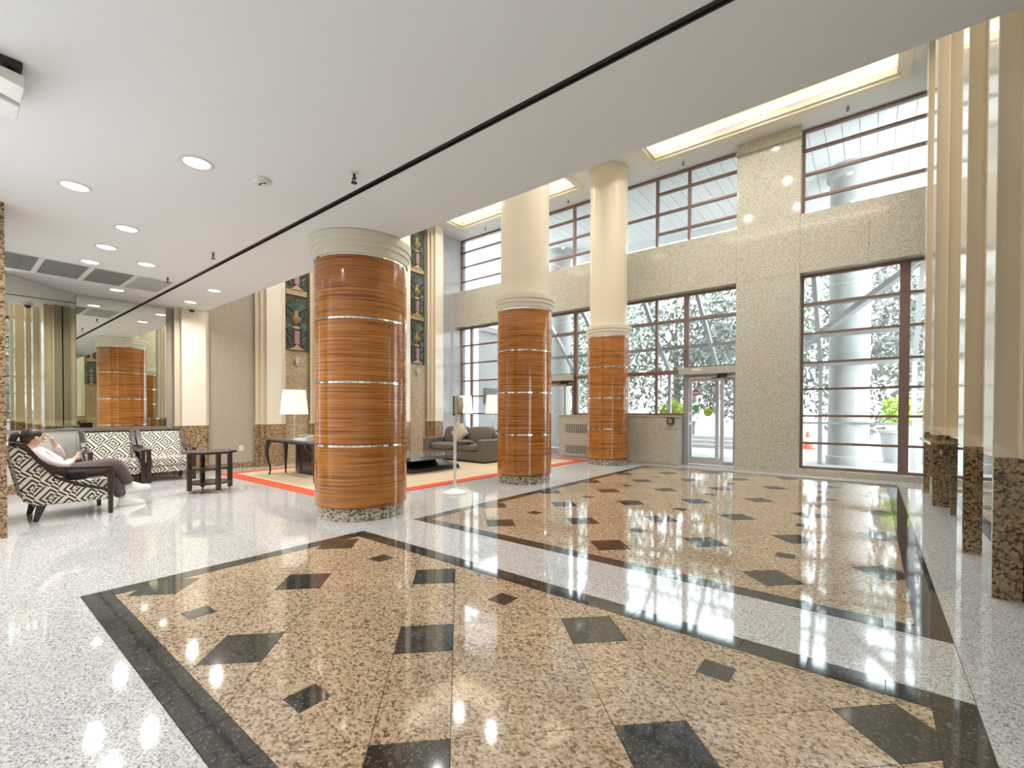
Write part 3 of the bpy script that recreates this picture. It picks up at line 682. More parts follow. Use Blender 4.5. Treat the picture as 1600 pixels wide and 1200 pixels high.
# ------------------------------------------------------------------ armchairs (local: facing +Y)
def armchair(label, loc, rz):
    t = thing('armchair', label, 'armchair', loc, rz, 'patterned armchairs')
    side = [(-.50, .87), (-.37, .87), (-.25, .68), (-.11, .49), (.09, .38), (.33, .30), (.34, .18), (-.26, .18), (-.38, .24)]
    for s in (-1, 1):
        a, b = (.29, .345) if s > 0 else (-.345, -.29)
        MB().prism(side, a, b, 'x').build('side_panel', 'key_fabric', t, True, uv=True, bevel=.008)
        # dark arm: follows the back edge then runs level to the front leg
        top = [(-.47, .905), (-.36, .895), (-.25, .715), (-.18, .645), (-.10, .612), (.10, .60), (.38, .585)]
        bot = [(.38, .545), (.10, .555), (-.08, .56), (-.16, .575), (-.26, .665), (-.38, .855), (-.47, .875)]
        c = s*.335
        MB().prism(top+bot, c-.035, c+.035, 'x').build('arm', 'dark_wood', t, True, bevel=.006)
        tr = [(-.37, .875), (-.25, .69), (-.11, .50), (.09, .39), (.335, .31)]; lo_ = [(y-.012, z-.03) for y, z in tr][::-1]
        MB().prism(tr+lo_, s*.345-.006, s*.345+.006, 'x').build('piping_trim', 'dark_wood', t, True)
        MB().prism([(.335, 0), (.375, 0), (.385, .55), (.325, .55)], s*.335-.03, s*.335+.03, 'x').build('leg', 'dark_wood', t, True, bevel=.004)
        MB().prism([(-.31, 0), (-.265, 0), (-.19, .19), (-.28, .19)], s*.30-.025, s*.30+.025, 'x').build('leg', 'dark_wood', t, True, bevel=.004)
    MB().box(-.37, .37, -.49, -.43, .875, .91).build('top_rail', 'dark_wood', t, True, bevel=.008)
    MB().prism([(-.485, .875), (-.445, .875), (-.30, .24), (-.37, .24)], -.29, .29, 'x').build('back_shell', 'key_fabric', t, True, uv=True)
    MB().prism([(-.44, .875), (-.37, .87), (-.34, .85), (-.10, .40), (-.12, .36), (-.28, .30)], -.288, .288, 'x').build('backrest', 'key_fabric', t, True, uv=True, bevel=.02, seg=3)
    MB().box(-.288, .288, -.28, .35, .28, .43).build('seat_cushion', 'key_fabric', t, True, uv=True, bevel=.025, seg=3)
    MB().box(-.288, .288, -.30, .33, .17, .275).build('seat_base', 'key_fabric', t, True, uv=True)
    return t
AC = armchair('patterned armchair in which the person sits', (-7.70, .95, 0), 0)
copy_tree(AC, (-10.22, 1.84, 0), -PI/2, 'empty patterned armchair under the mirror, left of the other empty one')
copy_tree(AC, (-10.20, 2.59, 0), -PI/2, 'empty patterned armchair beside the round dark side table')

# ------------------------------------------------------------------ side table
t = thing('side_table', 'small dark octagonal side table with two lower shelves', 'side table', (-8.12, 2.63, 0))
def octo(r, z0, z1): return MB().prism([(r*math.cos(PI/8+k*PI/4), r*math.sin(PI/8+k*PI/4)) for k in range(8)], z0, z1)
octo(.36, .60, .635).build('table_top', 'black_lacquer', t, True, bevel=.006)
octo(.30, .36, .385).build('shelf', 'dark_wood', t, True); octo(.30, .135, .16).build('shelf', 'dark_wood', t, True)
for k in range(4):
    a = k*PI/2+.06; c, s_ = math.cos(a)*.285, math.sin(a)*.285
    MB().box(c-.03, c+.03, s_-.03, s_+.03, .045, .60).build('leg', 'dark_wood', t, True, bevel=.004)
    MB().lathe([(.008, 0), (.018, .01), (.018, .03), (.01, .045)], (c, s_, 0), 12).build('foot', 'alu', t, True)

# ------------------------------------------------------------------ console table with lamp, books, cabinet
t = thing('console_table', 'grey topped console table on curved black cabriole legs', 'table', (-8.4, 4.18, RZ))
MB().box(-9.42, -7.40, 3.93, 4.43, .70, .735).build('table_top', 'console_top', t, bevel=.006)
MB().box(-9.33, -7.5, 4.0, 4.37, .655, .70).build('apron', 'black_lacquer', t)
for x, y, sx, sy in ((-9.27, 4.02, -1, -1), (-9.27, 4.34, -1, 1), (-7.55, 4.02, 1, -1), (-7.55, 4.34, 1, 1)):
    prof = [(0, .70, .045), (.03, .62, .042), (.055, .50, .036), (.05, .40, .031), (.02, .28, .025), (-.015, .17, .020), (-.02, .08, .016), (.0, .015, .015), (.012, .0, .012)]
    MB().tube([(x+sx*a*.9, y+sy*a*.5, RZ+z if z < .1 else z) for a, z, r in prof], [r for a, z, r in prof], 12).build('leg', 'black_lacquer', t, smooth=True)
def lamp(loc, label, zb, z0, z1, r0, r1):
    t = thing('table_lamp', label, 'lamp', (loc[0], loc[1], zb), 0, 'white shaded table lamps')
    MB().lathe([(.09, 0), (.09, .012), (.02, .018)], n=28).build('base', 'chrome', t, True, smooth=True)
    MB().tube([(0, 0, .015), (0, 0, z0-zb+.1)], .011).build('stem', 'chrome', t, True, smooth=True)
    MB().lathe([(r0, z0-zb), (r1, z1-zb), (r1-.004, z1-zb), (r0-.004, z0-zb), (r0, z0-zb)], n=40, cap=False).build('lamp_shade', 'shade', t, True, smooth=True)
    return t
lamp((-8.62, 4.2), 'white shaded lamp with chrome stem on the console table', .735, 1.20, 1.66, .245, .20)
t = thing('book', 'large closed book lying on the console table', 'book', (-8.1, 4.18, .735))
MB().box(-8.30, -7.86, 4.02, 4.34, .735, .739).box(-8.30, -7.86, 4.02, 4.34, .757, .761).build('cover', 'paper', t); MB().box(-8.29, -7.87, 4.03, 4.33, .739, .757).build('pages', 'paper', t)
t = thing('telephone', 'dark grey desk telephone lying behind the book on the console', 'telephone', (-8.0, 4.2, .761))
MB().prism([(4.08, .762), (4.32, .762), (4.32, .82), (4.08, .785)], -8.12, -7.9, 'x').build('body', 'book', t, bevel=.01); MB().box(-8.20, -8.13, 4.08, 4.32, .78, .825).build('handset', 'book', t, bevel=.02, seg=3); 
t = thing('black_cabinet', 'low black cabinet standing behind the console table', 'cabinet', (-8.75, 4.7, RZ))
MB().box(-9.20, -8.30, 4.50, 4.95, .03, .61).build('body', 'black_lacquer', t, bevel=.008); MB().box(-9.15, -8.35, 4.53, 4.92, RZ, .03).build('plinth', 'dark_metal', t); MB().box(-9.24, -8.28, 4.48, 4.97, .61, .63).build('top', 'black_lacquer', t, bevel=.004)
MB().box(-9.14, -8.36, 4.492, 4.50, .06, .58).build('door', 'black_lacquer', t, bevel=.003)
MB().tube([(-8.78, 4.40, .66), (-8.76, 4.46, .58), (-8.70, 4.47, .50), (-8.55, 4.475, .44), (-8.45, 4.475, .46)], .006, 6).build('cable', 'vent_grey', t)

# ------------------------------------------------------------------ sofa and coffee table
t = thing('sofa', 'dark taupe two seat sofa facing the coffee table', 'sofa', (-8.35, 8.5, RZ))
MB().box(-9.22, -7.48, 8.10, 8.95, .05, .28).build('frame', 'sofa_fabric', t, bevel=.015)
for a, b in ((-9.45, -9.22), (-7.48, -7.25)): MB().box(a, b, 8.06, 8.98, .04, .57).build('arm', 'sofa_fabric', t, bevel=.025, seg=3)
MB().box(-9.22, -7.48, 8.80, 8.98, .28, .68).build('back_frame', 'sofa_fabric', t, bevel=.02)
MB().box(-9.42, -7.28, 8.10, 8.95, RZ, .04).build('plinth', 'dark_metal', t)
def puff(x0, x1, y0, y1, z0, z1, e=.28, n=10):
    """pillow-like rounded box"""
    cx, cy, cz = (x0+x1)/2, (y0+y1)/2, (z0+z1)/2; q = MB(); vs = []; fs = []; N_ = 28; M_ = 14
    sp = lambda v, p: math.copysign(abs(v)**p, v)
    for i in range(M_+1):
        th = -PI/2+PI*i/M_
        for j in range(N_):
            a = 2*PI*j/N_; k = sp(math.cos(th), e)
            vs.append((cx+(x1-x0)/2*k*sp(math.cos(a), e), cy+(y1-y0)/2*k*sp(math.sin(a), e), cz+(z1-z0)/2*sp(math.sin(th), .6)))
    for i in range(M_):
        for j in range(N_): fs.append((i*N_+j, i*N_+(j+1) % N_, (i+1)*N_+(j+1) % N_, (i+1)*N_+j))
    return q.add(vs, fs)
for a, b in ((-9.21, -8.36), (-8.34, -7.49)): puff(a, b, 8.07, 8.78, .27, .45).build('seat_cushion', 'sofa_fabric', t, smooth=True)
for a, b in ((-9.21, -8.36), (-8.34, -7.49)):
    q = puff(a, b, 8.60, 8.84, .43, .87, .35); q.v = [(x, y+(z-.43)*.22-.06, z) for x, y, z in q.v]; q.build('back_cushion', 'sofa_fabric', t, smooth=True)
def pillow(label, loc, rx, rz, s, mt, th=.13):
    t = thing('throw_pillow', label, 'pillow', loc, 0, 'throw pillows on the sofa')
    q = MB(); n = 12; vs = []; fs = []
    for sg in (1, -1):
        o = len(vs)
        for i in range(n+1):
            for j in range(n+1):
                u, v = i/n*2-1, j/n*2-1; h = th/2*((1-u**4)*(1-v**4))**.6; pin = 1-.07*(abs(u*v))
                bul = 1-.06*(1-abs(u))*0
                vs.append((u*s/2*(1-.05*(1-v*v)), sg*h, v*s/2*(1-.05*(1-u*u))))
        for i in range(n):
            for j in range(n): fs.append((o+i*(n+1)+j, o+(i+1)*(n+1)+j, o+(i+1)*(n+1)+j+1, o+i*(n+1)+j+1))
    R_ = Matrix.Rotation(rz[1], 3, 'Z') @ Matrix.Rotation(rx, 3, 'X') @ Matrix.Rotation(rz[0], 3, 'Y')
    vs = [R_ @ Vector(v) for v in vs]
    q.add(vs, fs).build('pillow_cover', mt, t, True, smooth=True); return t
pillow('tan throw pillow standing on its corner against the sofa back', (-8.46, 8.47, .70), math.radians(-22), (PI/4, .15), .42, 'pillow_fabric')
pillow('grey throw pillow lying flat on the right seat', (-8.02, 8.24, .475), math.radians(80), (0.0, .3), .44, 'sofa_fabric', .14)
t = thing('coffee_table', 'low dark coffee table with overhanging top and sled base', 'coffee table', (-7.65, 6.4, RZ))
MB().box(-8.35, -7.02, 5.68, 7.08, .275, .35).build('table_top', 'console_top', t, bevel=.006)
MB().prism([(-8.2, .17), (-7.75, .17), (-7.22, .10), (-7.18, .03), (-7.18, RZ), (-8.2, RZ)], 5.85, 7.20, 'y').build('sled_base', 'black_lacquer', t, bevel=.02, seg=3)
MB().prism([(-8.18, .17), (-7.78, .17), (-7.60, .275), (-8.18, .275)], 5.95, 7.0, 'y').build('pedestal', 'dark_wood', t)
t = thing('sofa_table', 'slim dark table behind the sofa carrying two lamps', 'table', (-9.1, 9.9, 0))
MB().box(-10.1, -8.1, 9.72, 10.08, .70, .73).build('table_top', 'black_lacquer', t)
for x in (-10.05, -8.15):
    for y in (9.76, 10.04): MB().box(x-.02, x+.02, y-.02, y+.02, RZ, .70).build('leg', 'black_lacquer', t)
lamp((-9.64, 9.9), 'white shaded lamp behind the sofa, seen past the sanitizer stand', .73, 1.20, 1.74, .22, .18)
lamp((-8.55, 9.9), 'white shaded lamp behind the sofa, cut by the middle column', .73, 1.20, 1.74, .22, .18)

# ------------------------------------------------------------------ hand sanitizer stand
t = thing('sanitizer_stand', 'white hand sanitizer dispenser stand with round base', 'dispenser', (-5.05, 4.95, 0))
MB().lathe([(.19, 0), (.19, .012), (.15, .03), (.06, .06), (.03, .075), (.024, .08)], n=40).build('base', 'white_metal', t, True, smooth=True)
MB().tube([(0, 0, .07), (0, 0, 1.42)], .022, 16).build('pole', 'white_metal', t, True, smooth=True)
MB().box(-.005, .05, -.035, .035, 1.10, 1.24).build('drip_tray', 'white_metal', t, True, bevel=.008)
MB().box(.024, .035, -.065, .065, 1.20, 1.50).build('back_plate', 'dark_wood', t, True)
MB().prism([(.035, 1.22), (.12, 1.24), (.135, 1.36), (.12, 1.48), (.035, 1.49)], -.06, .06, 'y').build('dispenser_body', 'dispenser', t, True, bevel=.015, seg=3)
MB().box(.10, .138, -.03, .03, 1.225, 1.245).build('nozzle', 'black_plastic', t, True)

# ------------------------------------------------------------------ wall outlet
t = thing('wall_outlet', 'small white outlet plate low on the taupe wall', 'outlet', (XL, 4.15, .42))
MB().box(XL, XL+.006, 4.11, 4.19, .38, .50).build('plate', 'white_metal', t, bevel=.002); MB().box(XL+.006, XL+.008, 4.135, 4.165, .40, .435).box(XL+.006, XL+.008, 4.135, 4.165, .445, .48).build('socket', 'vent_light', t)

# ------------------------------------------------------------------ person
def skin(name, chain_list, mat, parent, root=0, sub=2):
    """chain_list: list of chains; each chain is list of (point, radius or (rx,ry)); chains join where points coincide"""
    pts = []; rad = []; edges = []
    def idx(p, r):
        for i, q in enumerate(pts):
            if (Vector(q)-Vector(p)).length < 1e-5: return i
        pts.append(tuple(p)); rad.append(r if isinstance(r, tuple) else (r, r)); return len(pts)-1
    for ch in chain_list:
        prev = None
        for p, r in ch:
            i = idx(p, r)
            if prev is not None: edges.append((prev, i))
            prev = i
    me = bpy.data.meshes.new(name); me.from_pydata(pts, edges, [])
    o = bpy.data.objects.new(name, me); COL.objects.link(o)
    o.modifiers.new('skin', 'SKIN').use_smooth_shade = True
    sv = me.skin_vertices[0].data if me.skin_vertices else None
    if sv is None:
        bm = bmesh.new(); bm.from_mesh(me); bm.verts.layers.skin.verify(); bm.to_mesh(me); bm.free(); sv = me.skin_vertices[0].data
    for i, r in enumerate(rad): sv[i].radius = r; sv[i].use_root = (i == root)
    s = o.modifiers.new('sub', 'SUBSURF'); s.levels = sub; s.render_levels = sub
    dg = bpy.context.evaluated_depsgraph_get(); ev_ = o.evaluated_get(dg)
    nm = bpy.data.meshes.new_from_object(ev_); COL.objects.unlink(o); bpy.data.objects.remove(o)
    M = XF[parent.name].inverted(); nm.transform(M); nm.materials.clear(); nm.materials.append(MATS[mat])
    for f in nm.polygons: f.use_smooth = True
    q = bpy.data.objects.new(name, nm); COL.objects.link(q); q.parent = parent; XF[q.name] = XF[parent.name]
    return q
PX = -7.70
t = thing('person', 'seated person in pale jacket and dark trousers, hand at forehead, holding a phone', 'person', (PX, 1.0, 0))
V = lambda dx, y, z: (PX+dx, y, z)
pel, abd, chest, neck = V(0, .90, .53), V(0, .80, .63), V(0, .70, .74), V(.01, .655, .815)
# skin body: torso core, neck, head, arms with hands, legs down to the ankles
hand_l = V(-.045, .845, .905)
body = [[(pel, (.13, .11)), (abd, (.12, .095)), (chest, (.13, .10)), (neck, .055), (V(.01, .665, .865), .052), (V(.0, .685, .915), (.078, .085)), (V(-.005, .69, .965), (.08, .088)), (V(-.005, .685, 1.01), (.055, .06))],
        [(chest, (.13, .10)), (V(-.16, .70, .755), .05), (V(-.235, .82, .66), .042), (V(-.20, .945, .675), .036), (V(-.10, .885, .80), .03), (V(-.06, .855, .865), .024), (hand_l, .028)],
        [(chest, (.13, .10)), (V(.16, .69, .755), .05), (V(.22, .80, .635), .042), (V(.20, .905, .60), .036), (V(.12, .985, .645), .028), (V(.09, 1.015, .665), .023), (V(.075, 1.045, .685), .027)],
        [(pel, (.13, .11)), (V(.09, 1.0, .52), .085), (V(.10, 1.22, .555), .075), (V(.07, 1.39, .60), .062), (V(.0, 1.47, .48), .055), (V(-.06, 1.54, .33), .042), (V(-.085, 1.57, .26), .034)],
        [(pel, (.13, .11)), (V(-.09, 1.0, .50), .085), (V(-.09, 1.20, .49), .075), (V(-.08, 1.36, .49), .06), (V(-.07, 1.41, .36), .054), (V(-.06, 1.46, .20), .042), (V(-.06, 1.48, .10), .034)]]
# fingers, each a short chain rooted in the palm
for k in range(4):
    o = (k-1.5)*.017
    body.append([(hand_l, .028), (V(-.045+o*.6, .825+o*.3, .945-abs(k-1.3)*.004), .0095), (V(-.035+o*.5, .80+o*.2, .972-abs(k-1.3)*.006), .0085), (V(-.02+o*.4, .775+o*.2, .985-abs(k-1.3)*.008), .0075)])
body.append([(hand_l, .028), (V(-.015, .84, .915), .010), (V(.005, .82, .93), .009), (V(.012, .80, .935), .008)])
hr = V(.075, 1.045, .685)
for k in range(4):
    o = (k-1.5)*.016
    body.append([(hr, .027), (V(.055, 1.075-o*.3, .70+o*.9), .0092), (V(.03, 1.075-o*.3, .715+o*.9), .0085), (V(.018, 1.055-o*.3, .715+o*.9), .0075)])
body.append([(hr, .027), (V(.07, 1.045, .715), .010), (V(.05, 1.055, .738), .009), (V(.03, 1.06, .75), .008)])
sk = skin('body', body, 'skin', t)
# face details
MB().sphere(V(-.0, .775, .925), (.014, .018, .018), 10, 8).sphere(V(-.075, .70, .93), (.01, .02, .028), 10, 8).sphere(V(.082, .70, .93), (.01, .02, .028), 10, 8).build('nose_and_ears', 'skin', t, smooth=True)
MB().sphere(V(-.03, .762, .95), (.013, .008, .007), 10, 8).sphere(V(.03, .762, .95), (.013, .008, .007), 10, 8).build('eyes', 'hair', t, smooth=True)
MB().sphere(V(0, .762, .885), (.024, .008, .007), 10, 8).build('mouth', 'relief_pink', t, smooth=True)
# hair: cap and ponytail
hm = MB(); vs = []; 
hm.sphere(V(-.003, .662, .972), (.090, .098, .082), 20, 14).sphere(V(-.003, .632, .925), (.078, .062, .07), 16, 12)
hm.build('hair', 'hair', t, smooth=True)
MB().tube([V(0, .595, .975), V(0, .555, .985), V(.0, .53, .965), V(.0, .515, .92), V(.0, .505, .875)], [.026, .032, .038, .034, .014], 12).build('ponytail', 'hair', t, smooth=True)
MB().lathe([(.032, -.01), (.036, 0), (.032, .01)], V(0, .582, .978), 14, ax='y', cap=False).build('hair_tie', 'paper', t)
# clothing
skin('jacket', [[(V(0, .90, .55), (.165, .14)), (abd, (.16, .13)), (chest, (.165, .135)), (V(.005, .665, .80), (.075, .075))],
                [(chest, (.165, .135)), (V(-.17, .70, .755), .07), (V(-.235, .82, .66), .06), (V(-.20, .945, .675), .055), (V(-.11, .892, .79), .044), (V(-.075, .865, .845), .038)],
                [(chest, (.165, .135)), (V(.17, .69, .755), .07), (V(.22, .80, .635), .06), (V(.20, .905, .60), .055), (V(.13, .975, .64), .044), (V(.105, 1.0, .655), .038)]], 'jacket', t)
skin('trousers', [[(V(0, .90, .525), (.15, .125)), (V(.09, 1.0, .525), .105), (V(.10, 1.22, .56), .093), (V(.07, 1.385, .60), .08), (V(.0, 1.475, .47), .074), (V(-.06, 1.54, .34), .072), (V(-.075, 1.565, .29), .070)],
                  [(V(0, .90, .525), (.15, .125)), (V(-.09, 1.0, .505), .105), (V(-.09, 1.20, .495), .093), (V(-.08, 1.355, .49), .078), (V(-.07, 1.42, .35), .072), (V(-.06, 1.465, .19), .070), (V(-.06, 1.48, .115), .068)]], 'trousers', t)
def shoe(o, ang, nm='shoe'):
    sole = [(-.07, -.035), (-.05, -.042), (.08, -.045), (.15, -.042), (.19, -.025), (.205, 0), (.19, .025), (.15, .042), (.08, .045), (-.05, .042), (-.07, .035)]
    q = MB().prism([(b, a) for a, b in sole], 0, .025)
    u = MB(); secs = [(-.06, .032, .095), (-.02, .038, .10), (.03, .040, .095), (.07, .042, .075), (.12, .042, .055), (.17, .035, .045), (.195, .018, .03)]
    vs = []; fs = []; n = 10
    for a, w, h in secs:
        for j in range(n): th = PI*j/(n-1); vs.append((w*math.cos(th), a, .02+(h-.02)*math.sin(th)**.7))
    for i in range(len(secs)-1):
        for j in range(n-1): fs.append((i*n+j, i*n+j+1, (i+1)*n+j+1, (i+1)*n+j))
    fs += [tuple(range(n)), tuple(range((len(secs)-1)*n, len(secs)*n))[::-1]]
    u.add(vs, fs)
    M_ = Matrix.Translation(o) @ Matrix.Rotation(ang, 4, 'X') @ Matrix.Diagonal((1.15, 1.06, 1.28, 1))
    for k in (q, u): k.v = [tuple(M_ @ Vector(v)) for v in k.v]
    so = u.build(nm, 'shoe_white', t, smooth=True); q.build('sole', 'paper', so)
shoe(V(-.085, 1.59, .185), math.radians(3)); shoe(V(-.06, 1.525, .002), 0)
t = thing('phone', 'white phone held in the seated person\'s right hand', 'phone', V(.03, 1.08, .68))
q = MB().box(-.036, .036, -.004, .004, -.07, .07); Mq = Matrix.Translation(V(.035, 1.066, .735)) @ Matrix.Rotation(math.radians(-42), 4, 'X')
q.v = [tuple(Mq @ Vector(v)) for v in q.v]; q.build('phone_case', 'white_metal', t, bevel=.003)
q = MB().box(-.031, .031, -.0052, -.0042, -.062, .062); q.v = [tuple(Mq @ Vector(v)) for v in q.v]; q.build('screen', 'black_plastic', t)
t = thing('bag', 'small black bag tucked beside the seated person', 'bag', V(.19, 1.02, .43))
puff(PX+.12, PX+.26, .93, 1.12, .432, .545, .5).build('bag_body', 'shirt_black', t, smooth=True); MB().tube([V(.19, .95, .53), V(.19, .97, .575), V(.19, 1.06, .575), V(.19, 1.09, .53)], .008, 8).build('strap', 'shirt_black', t)

# ------------------------------------------------------------------ outdoors
gr = struct(MB().box(-40, 40, 11.46, 70, -.3, -.02).build('ground', 'paving'), 'pale paved forecourt outside the windows', 'ground')
struct(MB().box(-40, 40, 24, 31, -.019, -.01).build('road', 'asphalt'), 'grey road beyond the forecourt', 'road')
sf = struct(MB().box(-13, 3, 11.45, 15.7, 7.32, 7.5).build('soffit', 'pale_wall'), 'white boarded soffit outside the upper windows', 'soffit')
me_b = MB().box(-.145, .145, 11.46, 15.65, 7.295, 7.32).mesh('soffit_board')
for k in range(52): inst('soffit_board', me_b, 'white_board', (-12.7+k*.30, 0, 0), sf)
MB().box(-13, 3, 15.65, 15.75, 7.1, 7.6).build('fascia', 'white_board', sf)
def ext_col(x, y, label):
    t = thing('outdoor_column', label, 'column', (x, y, -.02), 0, 'outdoor concrete columns')
    MB().lathe([(.42, 0), (.42, 7.33)], n=40).build('shaft', 'concrete', t, True, smooth=True); MB().lathe([(.46, 0), (.46, .2), (.42, .22)], n=40).build('foot_ring', 'concrete', t, True, smooth=True); MB().lathe([(.42, 7.0), (.5, 7.08), (.5, 7.33)], n=40).build('head_ring', 'concrete', t, True, smooth=True)
ext_col(-.45, 14.0, 'round pale concrete column outside the right window'); ext_col(-9.3, 14.6, 'round pale concrete column outside the left windows')
# glazed entrance vestibule outside
t = thing('glass_vestibule', 'glazed entrance canopy with sloping grey metal rafters outside the doors', 'canopy', (-3.6, 12.6, -.02))
yo, zo, zi = 13.6, 2.45, 4.3
for x in (-9.2, -7.9, -6.6, -4.75, -3.4, -2.2, -1.0, .75):
    MB().bar((x, 11.5, zi), (x, yo, zo), .09, .12).build('rafter', 'grey_frame', t)
    MB().box(x-.045, x+.045, yo-.05, yo+.05, -.02, zo).build('post', 'grey_frame', t)
for k, (y, z) in enumerate(((12.2, 3.68), (12.9, 3.07), (yo, zo))):
    MB().bar((-9.25, y, z), (.8, y, z), .08, .10).build('purlin', 'grey_frame', t)
MB().bar((.75, 11.6, 4.2), (-1.9, 13.5, 2.5), .16, .12).build('hip_beam', 'grey_frame', t)
MB().bar((-9.25, yo, 1.0), (-4.8, yo, 1.0), .05, .06).build('rail', 'grey_frame', t); MB().bar((-2.2, yo, 1.0), (.75, yo, 1.0), .05, .06).build('rail', 'grey_frame', t)
for a, b in ((-9.2, -7.9), (-7.9, -6.6), (-6.6, -4.75), (-4.75, -3.4), (-3.4, -2.2), (-2.2, -1.0), (-1.0, .75)):
    p = [(a+.05, 11.52, zi+.03), (b-.05, 11.52, zi+.03), (b-.05, yo-.02, zo+.05), (a+.05, yo-.02, zo+.05)]
    MB().add(p+[(x, y, z+.012) for x, y, z in p], [(3,2,1,0),(4,5,6,7),(0,1,5,4),(1,2,6,5),(2,3,7,6),(3,0,4,7)]).build('roof_pane', 'glass', t)
# service wing with louvre, left
t = thing('service_wing', 'pale building wing with dark louvre outside the left window', 'building', (-13, 15, -.02))
MB().box(-16, -11.6, 12.6, 18, -.02, 4.3).build('wall', 'pale_wall', t); MB().box(-16.1, -11.5, 12.5, 18.1, 4.3, 4.5).build('parapet', 'pale_wall', t)
MB().box(-11.6, -11.585, 12.9, 14.9, 1.55, 2.15).build('louvre_shade_plate', 'slot_black', t)  # black sheet on the wall, painted shade between the blades
for k in range(8): MB().bar((-11.57, 12.92, 1.6+k*.07), (-11.57, 14.88, 1.6+k*.07), .03, .035).build('louvre_blade', 'louver', t)
# planters with lime shrubs
def leaf_cloud(c, r, n, size, seed, mt, parent, name='foliage'):
    rnd = random.Random(seed); vs = []; fs = []
    for k in range(n):
        while True:
            p = Vector((rnd.uniform(-1, 1), rnd.uniform(-1, 1), rnd.uniform(-1, 1)))
            if .25 < p.length < 1: break
        p = Vector((c[0]+p.x*r[0], c[1]+p.y*r[1], c[2]+p.z*r[2]))
        u = Vector((rnd.gauss(0, 1), rnd.gauss(0, 1), rnd.gauss(0, 1))).normalized(); w = u.orthogonal().normalized(); s = size*rnd.uniform(.6, 1.3)
        o = len(vs); vs += [p-u*s, p+w*s*.45, p+u*s, p-w*s*.45]; fs.append((o, o+1, o+2, o+3))
    o_ = MB().add(vs, fs).build(name, mt, parent); return o_
def planter(x, y, label, seed):
    t = thing('planter', label, 'planter', (x, y, -.02), 0, 'planters with lime shrubs')
    MB().lathe([(.30, 0), (.38, .75), (.42, .76), (.42, .84), (.36, .84), (.36, .78), (.0001, .78)], n=32).build('pot', 'pale_wall', t, True, smooth=True)
    MB().tube([(x, y, .7), (x, y, 1.2)], .03).build('stem', 'bark', t)
    leaf_cloud((x, y, 1.30), (.40, .40, .36), 420, .08, seed, 'lime_leaf', t)
planter(.55, 15.2, 'pale planter with lime green shrub seen through the right window', 3); planter(-5.05, 14.6, 'pale planter with lime green shrub outside left of the right door', 4)
t = thing('traffic_cone', 'small red traffic cone standing outside the right window', 'cone', (-1.75, 19.0, -.02))
MB().box(-.22, .22, -.22, .22, 0, .03).build('base', 'cone_red', t, True); MB().lathe([(.16, .03), (.03, .62), (.0001, .62)], n=24).build('cone_body', 'cone_red', t, True, smooth=True); MB().lathe([(.121, .25), (.087, .40)], n=24, cap=False).build('white_band', 'sticker_white', t, True)
t = thing('garden_wall', 'low pale garden wall beyond the forecourt', 'wall', (0, 22, -.02))
MB().box(-20, -6.5, 22, 22.35, -.02, .75).build('wall_run', 'concrete', t); MB().box(-20.05, -6.45, 21.95, 22.4, .75, .85).build('coping', 'pale_wall', t)
t = thing('entrance_steps', 'three pale concrete steps beyond the right door', 'steps', (-5, 18, -.02))
for k in range(3): MB().box(-8, -2.6, 17.0+k*.35, 18.2, -.02+k*.13, .11+k*.13).build('step', 'concrete', t)
def tree(x, y, h, r, label, seed, n=3000):
    t = thing('street_tree', label, 'tree', (x, y, -.02), 0, 'trees across the forecourt'); rnd = random.Random(seed)
    MB().tube([(x, y, -.02), (x+.05, y, h*.3), (x-.05, y+.05, h*.55), (x, y, h*.8)], [.17, .14, .10, .04], 10).build('trunk', 'bark', t, smooth=True)
    for k in range(6):
        a = 2*PI*k/6+rnd.random(); z = h*(.3+.08*k)
        MB().tube([(x, y, z), (x+math.cos(a)*r*.4, y+math.sin(a)*r*.4, z+h*.12), (x+math.cos(a)*r*.8, y+math.sin(a)*r*.8, z+h*.17)], [.06, .04, .015], 6).build('branch', 'bark', t)
    leaf_cloud((x, y, h*.56), (r, r, h*.46), n, .14, seed, 'leaf', t)
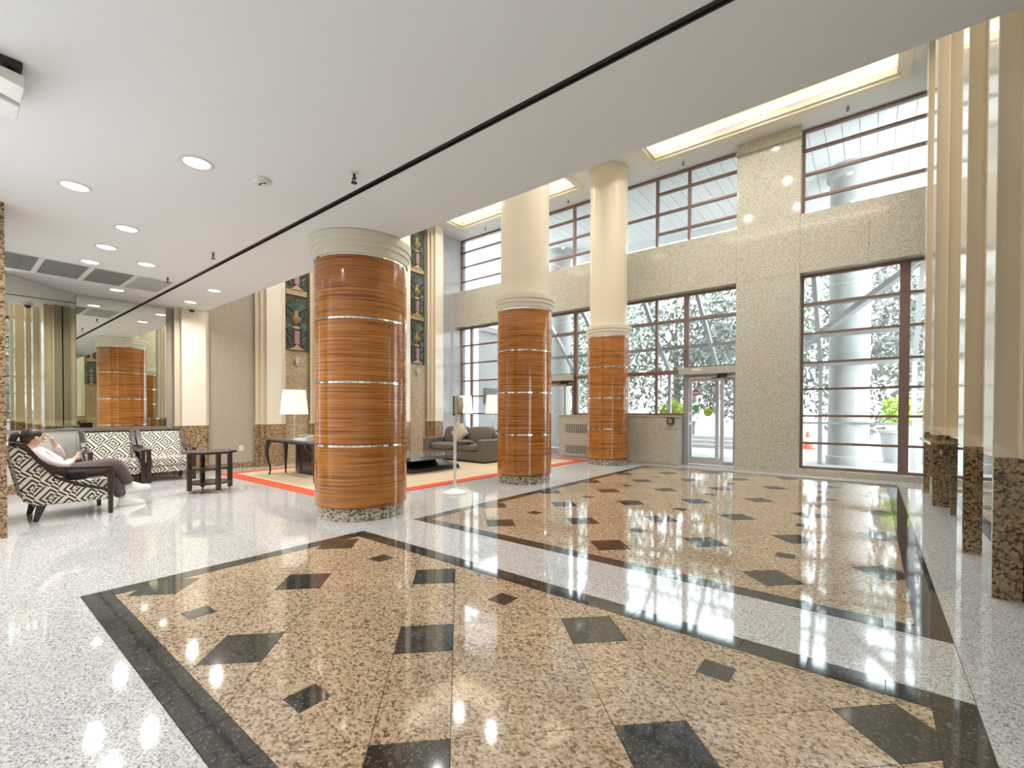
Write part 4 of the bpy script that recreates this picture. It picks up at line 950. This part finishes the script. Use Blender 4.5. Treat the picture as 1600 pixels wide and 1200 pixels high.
TR = [(-16.5, 27, 8.5, 3.2, 'leafy tree farthest left beyond the forecourt'), (-11.5, 23.5, 8, 2.8, 'leafy tree outside between the first two columns'), (-7.2, 21.5, 7.5, 2.6, 'leafy tree outside just right of the farthest column'),
      (-4.1, 20.5, 7.5, 2.4, 'leafy tree outside above the right door'), (-.9, 22.5, 8, 2.6, 'leafy tree outside behind the outdoor column'), (2.2, 20.5, 7.5, 2.6, 'leafy tree outside the right edge of the tall right window')]
for k, a in enumerate(TR): tree(*a, 20+k)
def shrub(x, y, r, h, label, seed):
    t = thing('shrub', label, 'shrub', (x, y, -.02), 0, 'shrubs along the garden wall')
    MB().tube([(x, y, -.02), (x, y, h*.6)], .04).build('stem', 'bark', t); leaf_cloud((x, y, h*.55), (r, r, h*.45), 400, .12, seed, 'leaf', t)
for k, (x, l) in enumerate(((-16, 'round shrub by the garden wall, leftmost'), (-12.9, 'round shrub by the garden wall behind the left door'), (-9.9, 'round shrub by the garden wall behind the low partition'), (-.5, 'round shrub outside beside the outdoor column'))): shrub(x, 20.6, .9, 1.7, l, 50+k)

def house(x0, x1, y, h, label, cols):
    t = thing('house', label, 'house', ((x0+x1)/2, y, -.02), 0, 'houses across the road')
    MB().box(x0, x1, y, y+8, -.02, h).build('wall', 'pale_wall', t)
    MB().prism([(x0-.4, h), (x1+.4, h), ((x0+x1)/2, h+2.6)], y-.4, y+8.4, 'y').build('roof', 'asphalt', t)
    for k in range(cols):
        for z in (1.0, 3.8):
            if z+1.4 > h: continue
            cx = x0+(k+.5)*(x1-x0)/cols
            w_ = MB().box(cx-.65, cx+.65, y-.06, y, z, z+1.4).build('window', 'white_board', t); MB().box(cx-.55, cx+.55, y-.08, y-.06, z+.1, z+1.3).build('pane', 'louver', w_)
house(-30, -19, 37, 5.6, 'pale two storey house across the road at the left', 4)
house(-13, -4.5, 38, 5.6, 'pale two storey house across the road behind the right door', 3)
house(.5, 10, 36, 5.6, 'pale two storey house across the road at the right', 3)
